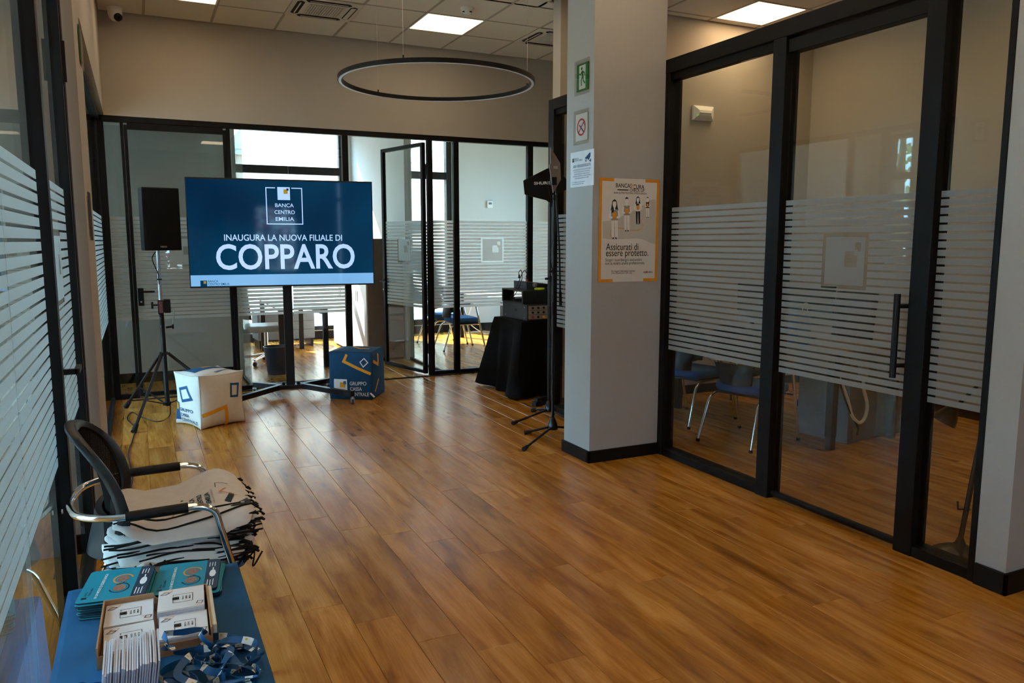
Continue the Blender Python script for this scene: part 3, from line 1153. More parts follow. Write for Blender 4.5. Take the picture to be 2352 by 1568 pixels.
g = Print(on_poster(0.0006))
w = 0.0105
g.rect(-PWX, -PWX + 2 * w, -PHZ, PHZ, 6).rect(PWX - 2 * w, PWX, -PHZ, PHZ, 6)
for s in (-1, 1):
    for v0, v1 in ((PHZ - 2 * w, PHZ), (-PHZ, -PHZ + 2 * w)):
        g.rect(*sorted((s * (PWX - 2 * w), s * (PWX - 0.118))), v0, v1, 2)
g.build('bracket_print', mat('poster_orange', C(232, 150, 20), 0.6), t)
g = Print(on_poster(0.0004))
top = [(85, 650), (200, 640), (330, 590), (450, 530), (560, 490), (650, 430), (730, 360), (790, 350), (835, 360)]
bot = [(85, 885), (200, 905), (380, 900), (530, 890), (640, 905), (720, 950), (780, 975), (825, 985)]
for i in range(8):
    def at(L, q):
        for a, b in zip(L, L[1:]):
            if a[0] <= q <= b[0]:
                return (q, a[1] + (b[1] - a[1]) * (q - a[0]) / (b[0] - a[0]))
        return L[-1]
    q0, q1 = 85 + 92 * i, 85 + 92 * (i + 1)
    g.poly([px(*at(bot, q0)), px(*at(bot, q1)), px(*at(top, q1)), px(*at(top, q0))])
g.build('hill_print', mat('poster_hill', C(200, 194, 182), 0.6, var=0.01), t)
g = Print(on_poster(0.0008))
g.text('BANCAS', *px(375, 165), 0.040, align='CENTER', sx=0.88)
g.text('CURA', *px(578, 185), 0.040, sx=0.88)
g.text('CHECK UP', *px(556, 232), 0.030, sx=0.86)
g.text('ANALISI PROTEZIONE E PREVIDENZA', *px(462, 268), 0.0185, 0.004, sx=0.88)
g.rect(*sorted((px(285, 218)[0], px(440, 218)[0])), px(350, 226)[1], px(350, 212)[1])
g.text('Assicurati di', px(130, 1005)[0], px(130, 1010)[1], 0.068, 0.004, 'LEFT', sx=0.80)
g.text('essere protetto.', px(125, 1090)[0], px(125, 1095)[1], 0.068, 0.004, 'LEFT', sx=0.80)
g.text('Scopri i tuoi bisogni assicurativi', px(120, 1188)[0], px(120, 1190)[1], 0.030, 0.0, 'LEFT', sx=0.80)
g.text('con la nostra analisi professionale.', px(118, 1236)[0], px(118, 1238)[1], 0.030, 0.0, 'LEFT', sx=0.80)
g.text('Per maggiori informazioni consulta', px(200, 1350)[0], px(200, 1350)[1], 0.0175, 0.0, 'LEFT', sx=0.8)
g.text('il sito inquadrando il QR code', px(200, 1376)[0], px(200, 1378)[1], 0.0175, 0.0, 'LEFT', sx=0.8)
g.text('AS', *px(662, 1375), 0.020)
g.text('CURA', *px(728, 1375), 0.020)
g.build('lettering', M_DARKPR, t, True)
g = Print(on_poster(0.0007))
g.rect(*sorted((px(470, 190)[0], px(514, 190)[0])), px(490, 200)[1], px(490, 145)[1])
g.rect(*sorted((px(680, 1375)[0], px(702, 1375)[0])), px(690, 1386)[1], px(690, 1360)[1])
path = [(212, 880), (185, 840), (185, 790), (210, 755), (290, 742), (380, 755), (470, 776), (560, 780), (620, 760), (640, 710), (620, 660), (590, 620)]
g.line([px(*p) for p in path], 0.0035, n=3)
g.line([px(620, 455), px(665, 445)], 0.002)
for x0, y0, x1, y1 in ((222, 530, 278, 622), (393, 473, 443, 557), (552, 447, 588, 510), (691, 416, 718, 466)):
    a, b = px(x0, y1), px(x1, y0)
    pass
g.build('orange_print', MATS['poster_orange'], t, True)
Print(on_poster(0.0009)).text('SI', *px(492, 175), 0.036).build('white_lettering', M_WHITEPR, t)


def figure_print(cx, top_, foot, hair, torso, legs, long_hair, arms):
    """a simple drawn person: head, hair, trunk, arms, legs, folder"""
    H = foot - top_
    s = H / 540.0
    P = lambda x, y: px(cx + x * s, top_ + y * s)
    out = Print(on_poster(0.0010))
    out.poly([P(*q) for q in ((-22, 20), (22, 20), (26, 70), (16, 105), (0, 116), (-16, 105), (-26, 70))])
    out.poly([P(*q) for q in ((-9, 105), (9, 105), (10, 140), (-10, 140))])
    for sg in (-1, 1):
        out.line([P(sg * 52, 150), P(sg * 66, 235), P(sg * 30, 250)], 24 * s * 0.000585, n=2)
    out.build('figure_skin_print', M_WHITEPR, t)
    out = Print(on_poster(0.0009))
    if long_hair:
        out.poly([P(*q) for q in ((-30, 20), (0, -4), (30, 20), (44, 110), (66, 196), (34, 180), (-34, 180), (-66, 196), (-44, 110))])
    out.build('figure_hair_print', M_DARKPR, t)
    out = Print(on_poster(0.0012))
    out.poly([P(*q) for q in ((-28, 40), (-20, 6), (0, -6), (20, 6), (28, 40), (14, 24), (-14, 24))])
    out.poly([P(*q) for q in ((-26, 548), (-30, 522), (-10, 522), (-8, 540))])
    out.poly([P(*q) for q in ((26, 548), (30, 522), (10, 522), (8, 540))])
    out.build('figure_dark_print', M_DARKPR, t, True)
    out = Print(on_poster(0.0009))
    out.poly([P(*q) for q in ((-54, 140), (-20, 128), (20, 128), (54, 140), (46, 190), (48, 285), (-48, 285), (-46, 190))])
    out.build('figure_top_print', torso, t)
    out = Print(on_poster(0.0008))
    out.poly([P(*q) for q in ((-44, 280), (-2, 280), (-8, 525), (-36, 525))])
    out.poly([P(*q) for q in ((44, 280), (2, 280), (12, 525), (44, 525))])
    out.build('figure_leg_print', legs, t)
    out = Print(on_poster(0.0013))
    out.poly([P(*q) for q in ((-28, 176), (26, 172), (28, 252), (-26, 256))])
    out.build('folder_print', MATS['poster_orange'], t)


M_G1 = mat('drawn_grey', C(150, 150, 150), 0.6, var=0.01)
M_G2 = mat('drawn_white', C(232, 228, 222), 0.6, var=0.01)
figure_print(245, 352, 892, M_DARKPR, M_G1, M_G2, True, True)
figure_print(414, 322, 790, M_DARKPR, M_G1, M_G2, False, True)
figure_print(568, 315, 695, M_DARKPR, M_G2, M_DARKPR, True, True)
figure_print(703, 322, 606, M_DARKPR, M_DARKPR, M_G2, False, True)

# ------------------------------------------------------------------ things on ceiling and walls
# ring lamp
RC, RR, RZ = (2.16, 5.82), 0.735, 2.755
t = thing('ring_lamp', 'large black ring pendant lamp hanging on thin wires', 'pendant lamp', (RC[0], RC[1], RZ))
N_ = 96


def ring_band(prof):
    mb = MB()
    m = len(prof)
    vs, fs = [], []
    for k in range(N_):
        a = 2 * PI * k / N_
        for r, z in prof:
            vs.append((r * math.cos(a), r * math.sin(a), z))
    for k in range(N_):
        l = (k + 1) % N_
        for i in range(m):
            j = (i + 1) % m
            fs.append((k * m + i, k * m + j, l * m + j, l * m + i))
    return mb.add(vs, fs)


ring_band([(RR - 0.018, 0.0), (RR + 0.018, 0.0), (RR + 0.018, 0.030), (RR - 0.018, 0.030)]).build('ring', mat('lamp_black', C(12, 11, 10), 0.55, spec=0.25), t, smooth=True)
ring_band([(RR - 0.009, -0.003), (RR + 0.009, -0.003), (RR + 0.009, 0.001), (RR - 0.009, 0.001)]).build('diffuser', mat('lamp_diffuser', C(215, 218, 222), 0.4), t, smooth=True)
for x, y in ((1.89, 6.5), (1.70, 5.24), (2.87, 5.73)):
    dx, dy = x - RC[0], y - RC[1]
    l = math.hypot(dx, dy)
    dx, dy = dx / l * RR, dy / l * RR
    w = MB().tube([(dx, dy, 0.030), (dx, dy, CZ - RZ - 0.006)], 0.0013, 6).build('wire', M_STEEL, t)
    MB().lathe([(0.006, 0), (0.006, 0.022)], (dx, dy, 0.030), 10).build('wire_grip', M_SOFTBLACK, w)

# air conditioning cassettes
M_AC = mat('ac_white', C(214, 206, 194), 0.5, var=0.01)
M_DARK = mat('dark_opening', C(14, 13, 12), 0.8)


def cassette(x, y, label):
    t = thing('air_conditioner', label, 'air conditioner', (x + 0.3, y + 0.3, CZ), 0, 'ceiling air conditioning cassettes')
    mb = MB()
    mb.box(-0.305, 0.305, -0.305, 0.305, -0.014, 0.0)
    mb.build('face_panel', M_AC, t, bevel=0.006)
    inner = MB()
    inner.box(-0.17, 0.17, -0.17, 0.17, -0.018, -0.0142).build('grille_frame', M_AC, t, bevel=0.003)
    MB().box(-0.155, 0.155, -0.155, 0.155, -0.0195, -0.0182).build('grille_backing', mat('grille_grey', C(116, 110, 100), 0.7), t)
    for k in range(14):
        u = -0.15 + 0.3 * k / 13
        MB().box(u - 0.004, u + 0.004, -0.155, 0.155, -0.025, -0.0196).build('grille_bar', M_AC, t)
    for k in range(18):
        v = -0.15 + 0.3 * k / 17
        MB().box(-0.155, 0.155, v - 0.0015, v + 0.0015, -0.0225, -0.0196).build('grille_slat', M_AC, t)
    for k in range(4):
        M = Matrix.Rotation(k * PI / 2, 4, 'Z')
        cap = [(-0.205, 0), (-0.18, -0.032), (0.18, -0.032), (0.205, 0), (0.18, 0.032), (-0.18, 0.032)]
        mb = MB()
        mb.prism(cap, -0.0185, -0.0142, lambda u, v, w: M @ Vector((u, 0.238 + v, w)))
        slot = mb.build('air_outlet', M_DARK, t)
        mb = MB()
        mb.box(-0.17, 0.17, 0.234, 0.246, -0.022, -0.0187, M)
        if k == 3:
            mb.box(-0.185, 0.185, 0.214, 0.258, -0.021, -0.0187, M)
        mb.build('louvre', M_AC, slot)
    MB().lathe([(0.004, -0.0165), (0.004, -0.0142)], (0.27, -0.26, 0), 8).build('status_light', mat('green_led', C(40, 160, 60), 0.4, emit=C(60, 220, 80), es=0.8), t)
    return t


cassette(1.38, 7.2, 'square white ceiling air conditioner between the dome camera and the ring lamp')
cassette(3.78, 7.2, 'square white ceiling air conditioner partly hidden by the pillar')

t = thing('smoke_detector', 'round white smoke detector on the ceiling above the ring lamp', 'smoke detector', (2.86, 6.9, CZ))
MB().lathe([(0.062, 0), (0.062, -0.012), (0.055, -0.02)][::-1], n=28).build('base', M_WHITEP, t, smooth=True)
MB().lathe([(0.012, -0.052), (0.04, -0.050), (0.05, -0.040), (0.052, -0.0202)], n=28).build('sensor_head', M_WHITEP, t, smooth=True)
for k in range(4):
    a = k * PI / 2 + 0.4
    MB().box(0.034, 0.05, -0.012, 0.012, -0.047, -0.038, Matrix.Rotation(a, 4, 'Z')).build('vent_slot', M_DARK, t)

t = thing('dome_camera', 'white dome security camera in the ceiling corner', 'security camera', (-0.06, 8.30, CZ))
MB().lathe([(0.06, -0.022), (0.066, -0.014), (0.066, 0.0)], n=28).build('base_ring', M_WHITEP, t, smooth=True)
MB().lathe([(0.004, -0.118), (0.03, -0.112), (0.05, -0.092), (0.06, -0.062), (0.062, -0.0222)], n=28).build('housing', M_WHITEP, t, smooth=True)
Mq = Matrix.Translation((0.018, -0.028, -0.082)) @ Vector((0.35, -0.75, -0.45)).to_track_quat('Z', 'Y').to_matrix().to_4x4()
eye = MB().lathe([(0.036, 0.0), (0.036, 0.026), (0.026, 0.034)], n=24, M=Mq.to_3x3(), c=Mq.translation).build('eyeball', M_BLACK, t, smooth=True)
MB().lathe([(0.014, 0.0342), (0.012, 0.038)], n=16, M=Mq.to_3x3(), c=Mq.translation).build('lens', mat('lens_glass', C(30, 26, 40), 0.1), eye, smooth=True)

t = thing('emergency_lamp', 'white wall emergency lamp on the office end wall', 'emergency light', (5.095, 6.28, 2.80), PI)
MB().box(-0.125, 0.125, 0, 0.03, -0.07, 0.07).build('housing', M_WHITEP, t, bevel=0.004)
fr = MB()
o4 = [(-0.12, -0.065), (0.12, -0.065), (0.12, 0.065), (-0.12, 0.065)]
i4 = [(-0.075, -0.022), (0.075, -0.022), (0.075, 0.022), (-0.075, 0.022)]
fr.add([(u, 0.0302, v) for u, v in o4] + [(u, 0.058, v) for u, v in i4], [(0, 1, 5, 4), (1, 2, 6, 5), (2, 3, 7, 6), (3, 0, 4, 7), (4, 5, 6, 7)])
fr.build('reflector_cover', M_WHITEP, t)
MB().tube([(-0.07, 0.062, 0), (0.07, 0.062, 0)], 0.006).build('light_tube', M_WHITEPR, t)
MB().box(0.088, 0.096, 0.03, 0.06, -0.03, -0.024).build('status_light', MATS['green_led'], t)

t = thing('wall_thermostat', 'small white thermostat on the rear office wall', 'thermostat', (5.55, 12.43, 2.18))
MB().box(-0.05, 0.05, -0.02, 0.0, -0.06, 0.06).build('housing', M_WHITEP, t, bevel=0.004)
MB().box(-0.03, 0.03, -0.023, -0.0202, 0.0, 0.035).build('display', M_GREYPR, t)

# ------------------------------------------------------------------ television on its trolley
TVX, TVY, TVR = 1.295, 7.80, math.radians(-5.0)
tv = thing('television', 'large flat television showing a blue welcome slide', 'television', (TVX, TVY, 1.63), TVR)
W2, H2 = 0.866, 0.513
MB().box(-W2, W2, -0.012, 0.05, -H2, H2).build('casing', mat('tv_bezel', C(12, 12, 14), 0.35), tv, bevel=0.004)
MB().box(-0.5, 0.5, 0.05, 0.085, -0.35, 0.3).build('rear_housing', M_BLACK, tv, bevel=0.01)
SW, SH_ = 0.857, 0.498


def screen_mat(name, c0, c1, strength=1.0):
    m = bpy.data.materials.new(name)
    m.use_nodes = True
    nt = m.node_tree
    p = nt.nodes['Principled BSDF']
    p.inputs['Base Color'].default_value = (0.004, 0.005, 0.008, 1)
    p.inputs['Roughness'].default_value = 0.05
    p.inputs['Specular IOR Level'].default_value = 0.22
    tc = nt.nodes.new('ShaderNodeTexCoord')
    nz = nt.nodes.new('ShaderNodeTexNoise')
    nz.inputs['Scale'].default_value = 1.1
    nz.inputs['Detail'].default_value = 1
    nt.links.new(tc.outputs['Object'], nz.inputs['Vector'])
    rp = nt.nodes.new('ShaderNodeValToRGB')
    rp.color_ramp.elements[0].position = 0.35
    rp.color_ramp.elements[1].position = 0.65
    rp.color_ramp.elements[0].color = c0
    rp.color_ramp.elements[1].color = c1
    nt.links.new(nz.outputs['Fac'], rp.inputs['Fac'])
    nt.links.new(rp.outputs['Color'], p.inputs['Emission Color'])
    p.inputs['Emission Strength'].default_value = strength
    return m


M_SCR = screen_mat('screen_blue', C(0, 36, 66), C(0, 58, 90), 0.75)
M_SCRT = screen_mat('screen_pale', C(168, 204, 246), C(186, 214, 250), 0.85)
M_SCRO = screen_mat('screen_ochre', C(160, 130, 40), C(168, 136, 44), 0.8)
M_SCRB = screen_mat('screen_strip', C(104, 160, 210), C(122, 176, 222), 0.9)
scr = MB().box(-SW, SW, -0.0135, -0.0122, -SH_, SH_).build('screen', M_SCR, tv)


def sp(d):
    return lambda u, v: (u, -0.0135 - d, v)


q = lambda x, y: ((x - 643) / 428 * 1.735, (535.5 - y) / 244 * 1.026)
g = Print(sp(0.0004))
g.rect(-SW, SW, -SH_, q(0, 629)[1], 4)
g.build('slide_strip', M_SCRB, scr)
g = Print(sp(0.0008))
g.fit('COPPARO', *q(649, 589), 1.300, 0.245, 0.016)
g.fit('INAUGURA LA NUOVA FILIALE DI', *q(644, 545.5), 1.10, 0.060, 0.010)
a, b = q(604.5, 432), q(688.5, 515.5)
for r in ((a[0], q(626.5, 0)[0], a[1] - 0.009, a[1]), (q(663.5, 0)[0], b[0], a[1] - 0.009, a[1]), (a[0], a[0] + 0.009, b[1], a[1]), (b[0] - 0.009, b[0], b[1], a[1]), (a[0], b[0], b[1], b[1] + 0.009)):
    g.rect(*r)
a, b = q(631.5, 431), q(660, 460)
g.rect(a[0], b[0], b[1], a[1])
for s, y, w in (('BANCA', 472, 42), ('CENTRO', 487.5, 46), ('EMILIA', 503, 42)):
    g.fit(s, *q(646.5, y), w / 428 * 1.756, 0.036, 0.008)
g.build('slide_lettering', M_SCRT, scr)
g = Print(sp(0.0012))
a, b = q(645.5, 436), q(655, 446)
g.rect(a[0], b[0], b[1], a[1])
a, b = q(459, 642.5), q(464.5, 648)
g.rect(a[0], b[0], b[1], a[1])
g.build('slide_emblem', M_SCRO, scr)
g = Print(sp(0.0010))
a, b = q(452, 641), q(466.5, 655.5)
g.rect(a[0], b[0], b[1], a[1])
g.fit('BANCA', q(469, 0)[0], q(0, 643)[1], 0.088, 0.021, 0.004, align=-1)
g.fit('CENTRO EMILIA', q(469, 0)[0], q(0, 649.5)[1], 0.188, 0.021, 0.004, align=-1)
g.fit('CREDITO COOPERATIVO ITALIANO', q(469, 0)[0], q(0, 654.6)[1], 0.186, 0.009, 0.0, align=-1)
a, b = q(652.3, 433.8), q(657, 438.8)
g.build('slide_small_lettering', M_SCR, scr)
g = Print(sp(0.0014)).rect(a[0], b[0], b[1], a[1]).build('slide_emblem_corner', M_SCR, scr)

st = thing('tv_trolley', 'black wheeled television stand with splayed base', 'tv stand', (TVX + 0.03, TVY + 0.10, 0), TVR)
MB().box(-0.042, 0.042, -0.005, 0.045, 0.10, 1.75).build('column', M_SOFTBLACK, st, bevel=0.004)
MB().box(-0.3, 0.3, -0.018, -0.006, 1.35, 1.75).build('mount_plate', M_SOFTBLACK, st)
hub = MB().box(-0.12, 0.12, -0.06, 0.08, 0.085, 0.125).build('base_plate', M_SOFTBLACK, st, bevel=0.004)
legs = [(-0.60, -0.56), (0.52, -0.60), (-0.34, 0.26), (0.40, 0.24)]
for i, (x, y) in enumerate(legs):
    l = MB().bar((0.10 if x > 0 else -0.10, 0.0, 0.105), (x, y, 0.098), 0.05, 0.05).build('base_leg', M_SOFTBLACK, st, bevel=0.003)
    c = MB()
    c.lathe([(0.012, 0.05), (0.012, 0.075)], (x, y, 0), 10)
    c.box(x - 0.018, x - 0.013, y - 0.014, y + 0.024, 0.02, 0.06).box(x + 0.013, x + 0.018, y - 0.014, y + 0.024, 0.02, 0.06)
    c.build('caster_fork', M_STEEL, l)
    MB().lathe([(0.02, -0.012), (0.026, -0.008), (0.026, 0.008), (0.02, 0.012)], (x, y + 0.012, 0.026), 18, Matrix.Rotation(PI / 2, 3, 'Y')).build('caster_wheel', mat('grey_rubber', C(70, 70, 72), 0.6), l, smooth=True)
for x in (-0.07, 0.07):
    MB().lathe([(0.014, 0.126), (0.018, 0.14), (0.014, 0.155)], (x, -0.02, 0), 12).build('clamp_knob', M_BLACK, st, smooth=True)

# ------------------------------------------------------------------ cube poufs
def pouf(name, label, loc, rz, hx, hy, hz, m, seam_m, lean=(0, 0), b=0.075, e=0.055):
    t = thing(name, label, 'pouf', loc, rz)

    def F(x, y, z):
        def g(p, a, c):
            return p * (1 + b * (1 - a * a) * (1 - c * c) - e * ((1 - a * a) * c ** 4 + (1 - c * c) * a ** 4))
        X, Y, Z = g(x, y, z), g(y, x, z), g(z, x, y)
        if z < 0:
            w = 1 + 0.05 * (-z) ** 2 * (1 - abs(z)) * 2
            X, Y = X * w, Y * w
        Z = max(Z, -1.0)
        wr = 0.010 * math.sin(5.2 * X + 3 * Z) * math.cos(4.1 * Y - 2 * Z)
        return Vector((X * hx + wr * hx + lean[0] * (Z + 1), Y * hy + wr * hy + lean[1] * (Z + 1), (Z + 1) * hz + 0.002))
    mb = MB()
    n = 16
    faces = {'front': lambda u, v: (u, -1, v), 'right': lambda u, v: (1, u, v), 'back': lambda u, v: (-u, 1, v), 'left': lambda u, v: (-1, -u, v), 'top': lambda u, v: (u, v, 1), 'bottom': lambda u, v: (u, -v, -1)}
    for f in faces.values():
        mb.grid(lambda a, c: F(*f(a * 2 - 1, c * 2 - 1)), n, n)
    me = mb.mesh('fabric_cover')
    bm = bmesh.new()
    bm.from_mesh(me)
    bmesh.ops.remove_doubles(bm, verts=bm.verts, dist=0.0005)
    bmesh.ops.recalc_face_normals(bm, faces=bm.faces)
    bm.to_mesh(me)
    bm.free()
    me.materials.append(m)
    link('fabric_cover', me, t)
    for p in me.polygons:
        p.use_smooth = True
    # piped seams on the visible edges
    for a, c in (((-1, -1, -1), (-1, -1, 1)), ((1, -1, -1), (1, -1, 1)), ((-1, -1, 1), (1, -1, 1)), ((1, -1, 1), (1, 1, 1)), ((-1, -1, 1), (-1, 1, 1)), ((-1, 1, 1), (1, 1, 1))):
        A, B = Vector(a), Vector(c)
        MB().tube([F(*A.lerp(B, k / 12)) for k in range(13)], 0.0022, 6).build('seam', seam_m, t, smooth=True)

    def face(nm, d=0.003):
        f = faces[nm]

        def fn(u, v):
            p = F(*f(u, v))
            du = F(*f(u + 0.01, v)) - p
            dv = F(*f(u, v + 0.01)) - p
            nn = du.cross(dv)
            nn.normalize()
            return p + nn * d
        return fn
    return t, face


M_PW = mat('white_canvas', C(228, 222, 214), 0.85, var=0.03, scale=30, bump=0.08)
M_PB = mat('petrol_canvas', C(6, 70, 108), 0.85, var=0.05, scale=30, bump=0.08)
M_PBW = mat('petrol_print', C(14, 80, 124), 0.8, var=0.04)
t, fc = pouf('pouf', 'white canvas cube pouf with blue and orange squares print', (0.497, 7.05, 0), math.radians(25), 0.205, 0.205, 0.225, M_PW, mat('seam_grey', C(190, 184, 176), 0.9), b=0.11, e=0.075)
L_ = lambda x, y: ((x - 432) / 32, (917 - y) / 62)
g = Print(fc('left'))
g.line([L_(418.5, 891), L_(437, 882.5), L_(449.5, 910), L_(426.5, 919)], 0.115, True)
g.rect(-0.98, -0.52, -0.84, -0.12, 3)
for s, y, w in (('GRUPPO', 941, 34), ('CASSA', 954.5, 24), ('CENTRALE', 968, 41)):
    g.fit(s, L_(415.5, 0)[0] + 0.05, L_(0, y)[1], w / 32, 0.135, 0.012, align=-1)
g.build('blue_print', M_PBW, t)
Print(fc('left', 0.0045)).rect(-0.82, -0.60, -0.42, -0.16, 2).build('orange_square_print', M_ORANGE, t)
Q_ = lambda x, y: ((x - 512) / 47.5, (912 - y) / 62)
g = Print(fc('front'))
g.line([Q_(530.5, 875.5), Q_(548, 879), Q_(545, 908), Q_(528.5, 905.5)], 0.085, True)
g.build('rectangle_print', M_PBW, t)
g = Print(fc('front'))
g.line([Q_(467, 943.5), Q_(515, 930), Q_(520, 978)], 0.15, n=8)
g.build('bracket_print', M_ORANGE, t)
g = Print(fc('top'))
g.rect(-0.78, 0.62, -0.25, 0.8, 8)
g.fit('cassacentrale', 0.35, -0.62, 1.0, 0.16, 0.02, rot=0.25)
g.build('top_print', M_PBW, t)
Print(fc('top', 0.006)).rect(-0.2, 0.3, 0.1, 0.6, 4).build('top_square_print', M_ORANGE, t)

t, fc = pouf('pouf', 'petrol blue canvas cube pouf with orange and white print behind the trolley wheel', (1.945, 7.66, 0), math.radians(-33), 0.215, 0.205, 0.235, M_PB, mat('seam_blue', C(4, 56, 88), 0.9), b=0.12, e=0.0)
B_ = lambda x, y: ((x - 808) / 49, (866 - y) / 52)
g = Print(fc('front'))
g.line([B_(800, 819), B_(793.5, 834), B_(855, 861)], 0.12, n=6)
g.build('bracket_print', M_ORANGE, t)
g = Print(fc('front'))
g.line([B_(841, 827), B_(849, 836), B_(839, 845.5), B_(832, 835)], 0.04, True)
a, b = B_(770.5, 873), B_(801, 905)
g.rect(a[0], b[0], b[1], a[1], 3)
for s, y, w in (('GRUPPO', 882, 38), ('CASSA', 894, 28), ('CENTRALE', 906, 43)):
    g.fit(s, B_(807, 0)[0], B_(0, y)[1], w / 49, 0.155, 0.012, align=-1)
g.build('white_print', M_WHITEPR, t, True)
Print(fc('front')).line([B_(853, 903), B_(862, 912)], 0.07).build('corner_print', M_WHITEPR, t)
g = Print(fc('front', 0.0045))
a, b = B_(784.5, 880), B_(796, 891.5)
g.rect(a[0], b[0], b[1], a[1], 2).build('orange_square_print', M_ORANGE, t)
g = Print(fc('front', 0.006))
a, b = B_(792.5, 877), B_(799, 883.5)
g.rect(a[0], b[0], b[1], a[1], 1).build('navy_square_print', M_PBW, t)
g = Print(fc('right'))
g.line([(-0.85, 0.62), (-0.3, 0.42), (-0.1, 0.86)], 0.14)
g.build('side_bracket_print', M_ORANGE, t)
Print(fc('right')).line([(-0.7, -0.7), (-0.3, -0.2)], 0.12).build('side_stroke_print', M_ORANGE, t)
g = Print(fc('top'))
g.line([(-0.1, -0.2), (0.3, -0.45), (0.7, -0.3)], 0.12)
g.build('top_bracket_print', M_ORANGE, t)
Print(fc('top')).fit('mosaico', -0.75, -0.1, 0.8, 0.16, 0.02, rot=1.4).build('top_lettering', M_WHITEPR, t)

# ------------------------------------------------------------------ loudspeaker on tripod
SPX, SPY = 0.165, 7.50
t = thing('speaker_stand', 'black crank tripod stand carrying the loudspeaker', 'speaker stand', (SPX, SPY, 0))
MB().tube([(0.008, 0, 0.09), (0.0, 0, 1.0)], 0.020, 16).build('lower_pole', M_SOFTBLACK, t, smooth=True)
MB().tube([(0.0, 0, 0.98), (0, 0, 1.50)], 0.0165, 16).build('upper_pole', M_STEEL, t, smooth=True)
MB().tube([(0, 0, 1.215), (0, 0, 1.228)], 0.0205, 14).build('cable_tie', M_RUBBER, t)
MB().box(-0.035, 0.035, -0.028, 0.028, 0.555, 0.575).build('leg_collar', M_BLACK, t, bevel=0.004)
wn = MB().box(-0.025, 0.02, -0.034, 0.03, 0.915, 1.04).box(0.022, 0.078, -0.026, 0.026, 0.925, 1.045).build('winch', M_BLACK, t, bevel=0.006)
MB().box(-0.016, 0.014, -0.0365, -0.0343, 0.93, 1.03).build('winch_label', mat('sticker', C(120, 70, 80), 0.6, var=0.6, scale=90), wn)
k = MB()
k.tube([(-0.026, 0, 0.995), (-0.062, 0, 0.995)], 0.007).box(-0.078, -0.060, -0.006, 0.006, 0.965, 1.025)
k.build('lock_knob', M_BLACK, t)
cr = MB()
cr.tube(round_path([(0.078, -0.01, 0.965), (0.098, -0.02, 0.965), (0.100, -0.03, 0.93), (0.09, -0.035, 0.84), (0.088, -0.04, 0.80)], 0.015), 0.006)
cr.build('crank_arm', M_STEEL, t)
MB().tube([(0.085, -0.04, 0.805), (0.03, -0.05, 0.80)], 0.010).build('crank_grip', M_BLACK, t)
MB().tube([(0.086, -0.04, 0.785), (0.086, -0.04, 0.825)], 0.008).build('crank_knob', M_BLACK, t)
low = MB().box(-0.03, 0.035, -0.025, 0.025, 0.10, 0.125).build('lower_collar', M_BLACK, t)
for a in (124, 246, 4):
    ar = math.radians(a)
    d = Vector((math.cos(ar), math.sin(ar), 0))
    foot = d * 0.60 + Vector((0, 0, 0.018))
    if a == 246:
        foot = d * 0.66 + Vector((0, 0, 0.018))
    top = d * 0.035 + Vector((0, 0, 0.565))
    lg = MB().tube([top, foot], 0.0135, 12).build('leg', M_SOFTBLACK, t, smooth=True)
    e = (foot - top).normalized()
    MB().tube([foot - e * 0.07, foot + e * 0.005], [0.019, 0.024], 14).build('rubber_foot', M_RUBBER, lg, smooth=True)
    mid = top.lerp(foot, 0.62)
    MB().bar(d * 0.03 + Vector((0, 0, 0.112)), mid, 0.014, 0.008).build('brace', M_SOFTBLACK, t)
t = thing('loudspeaker', 'black loudspeaker with perforated grille on the tripod stand', 'speaker', (SPX + 0.022, SPY + 0.02, 1.475), math.radians(9))
trap = [(-0.15, -0.14), (0.15, -0.14), (0.15, 0.02), (0.09, 0.16), (-0.09, 0.16), (-0.15, 0.02)]
MB().prism(trap, 0.0, 0.535, lambda u, v, w: Vector((u, v, w))).build('cabinet', mat('speaker_coat', C(17, 17, 19), 0.65, spec=0.3, bump=0.25, scale=260), t, bevel=0.008)
m = bpy.data.materials.new('perforated_grille')
m.use_nodes = True
nt = m.node_tree
p = nt.nodes['Principled BSDF']
p.inputs['Roughness'].default_value = 0.6
p.inputs['Specular IOR Level'].default_value = 0.15
vo = nt.nodes.new('ShaderNodeTexVoronoi')
vo.inputs['Scale'].default_value = 170
vo.inputs['Randomness'].default_value = 0.0
tcn = nt.nodes.new('ShaderNodeTexCoord')
nt.links.new(tcn.outputs['Object'], vo.inputs['Vector'])
rp = nt.nodes.new('ShaderNodeValToRGB')
rp.color_ramp.elements[0].position = 0.32
rp.color_ramp.elements[0].color = (0.001, 0.001, 0.001, 1)
rp.color_ramp.elements[1].position = 0.4
rp.color_ramp.elements[1].color = (0.005, 0.005, 0.005, 1)
nt.links.new(vo.outputs['Distance'], rp.inputs['Fac'])
nt.links.new(rp.outputs['Color'], p.inputs['Base Color'])
M_GRILLE = m
MB().grid(lambda a, b: ((a * 2 - 1) * 0.145, -0.1415 - 0.012 * (1 - (a * 2 - 1) ** 4), 0.012 + b * 0.512), 12, 2).build('grille', M_GRILLE, t, smooth=True)
bd = MB().box(-0.03, 0.03, -0.158, -0.1545, 0.022, 0.042).build('badge', M_BLACK, t)
Print(lambda u, v: (u, -0.1586, v)).fit('NEXO', 0, 0.032, 0.05, 0.013, 0.02).build('badge_lettering', mat('badge_silver', C(190, 184, 170), 0.4), bd)

# ------------------------------------------------------------------ cables on the floor
def cable(name, label, pts, r=0.0045, m=M_RUBBER, parent=None):
    o = MB().tube(smooth_path(pts, 6), r, 7).build(name, m, parent, smooth=True)
    return tag(o, label, 'cable') if parent is None else o


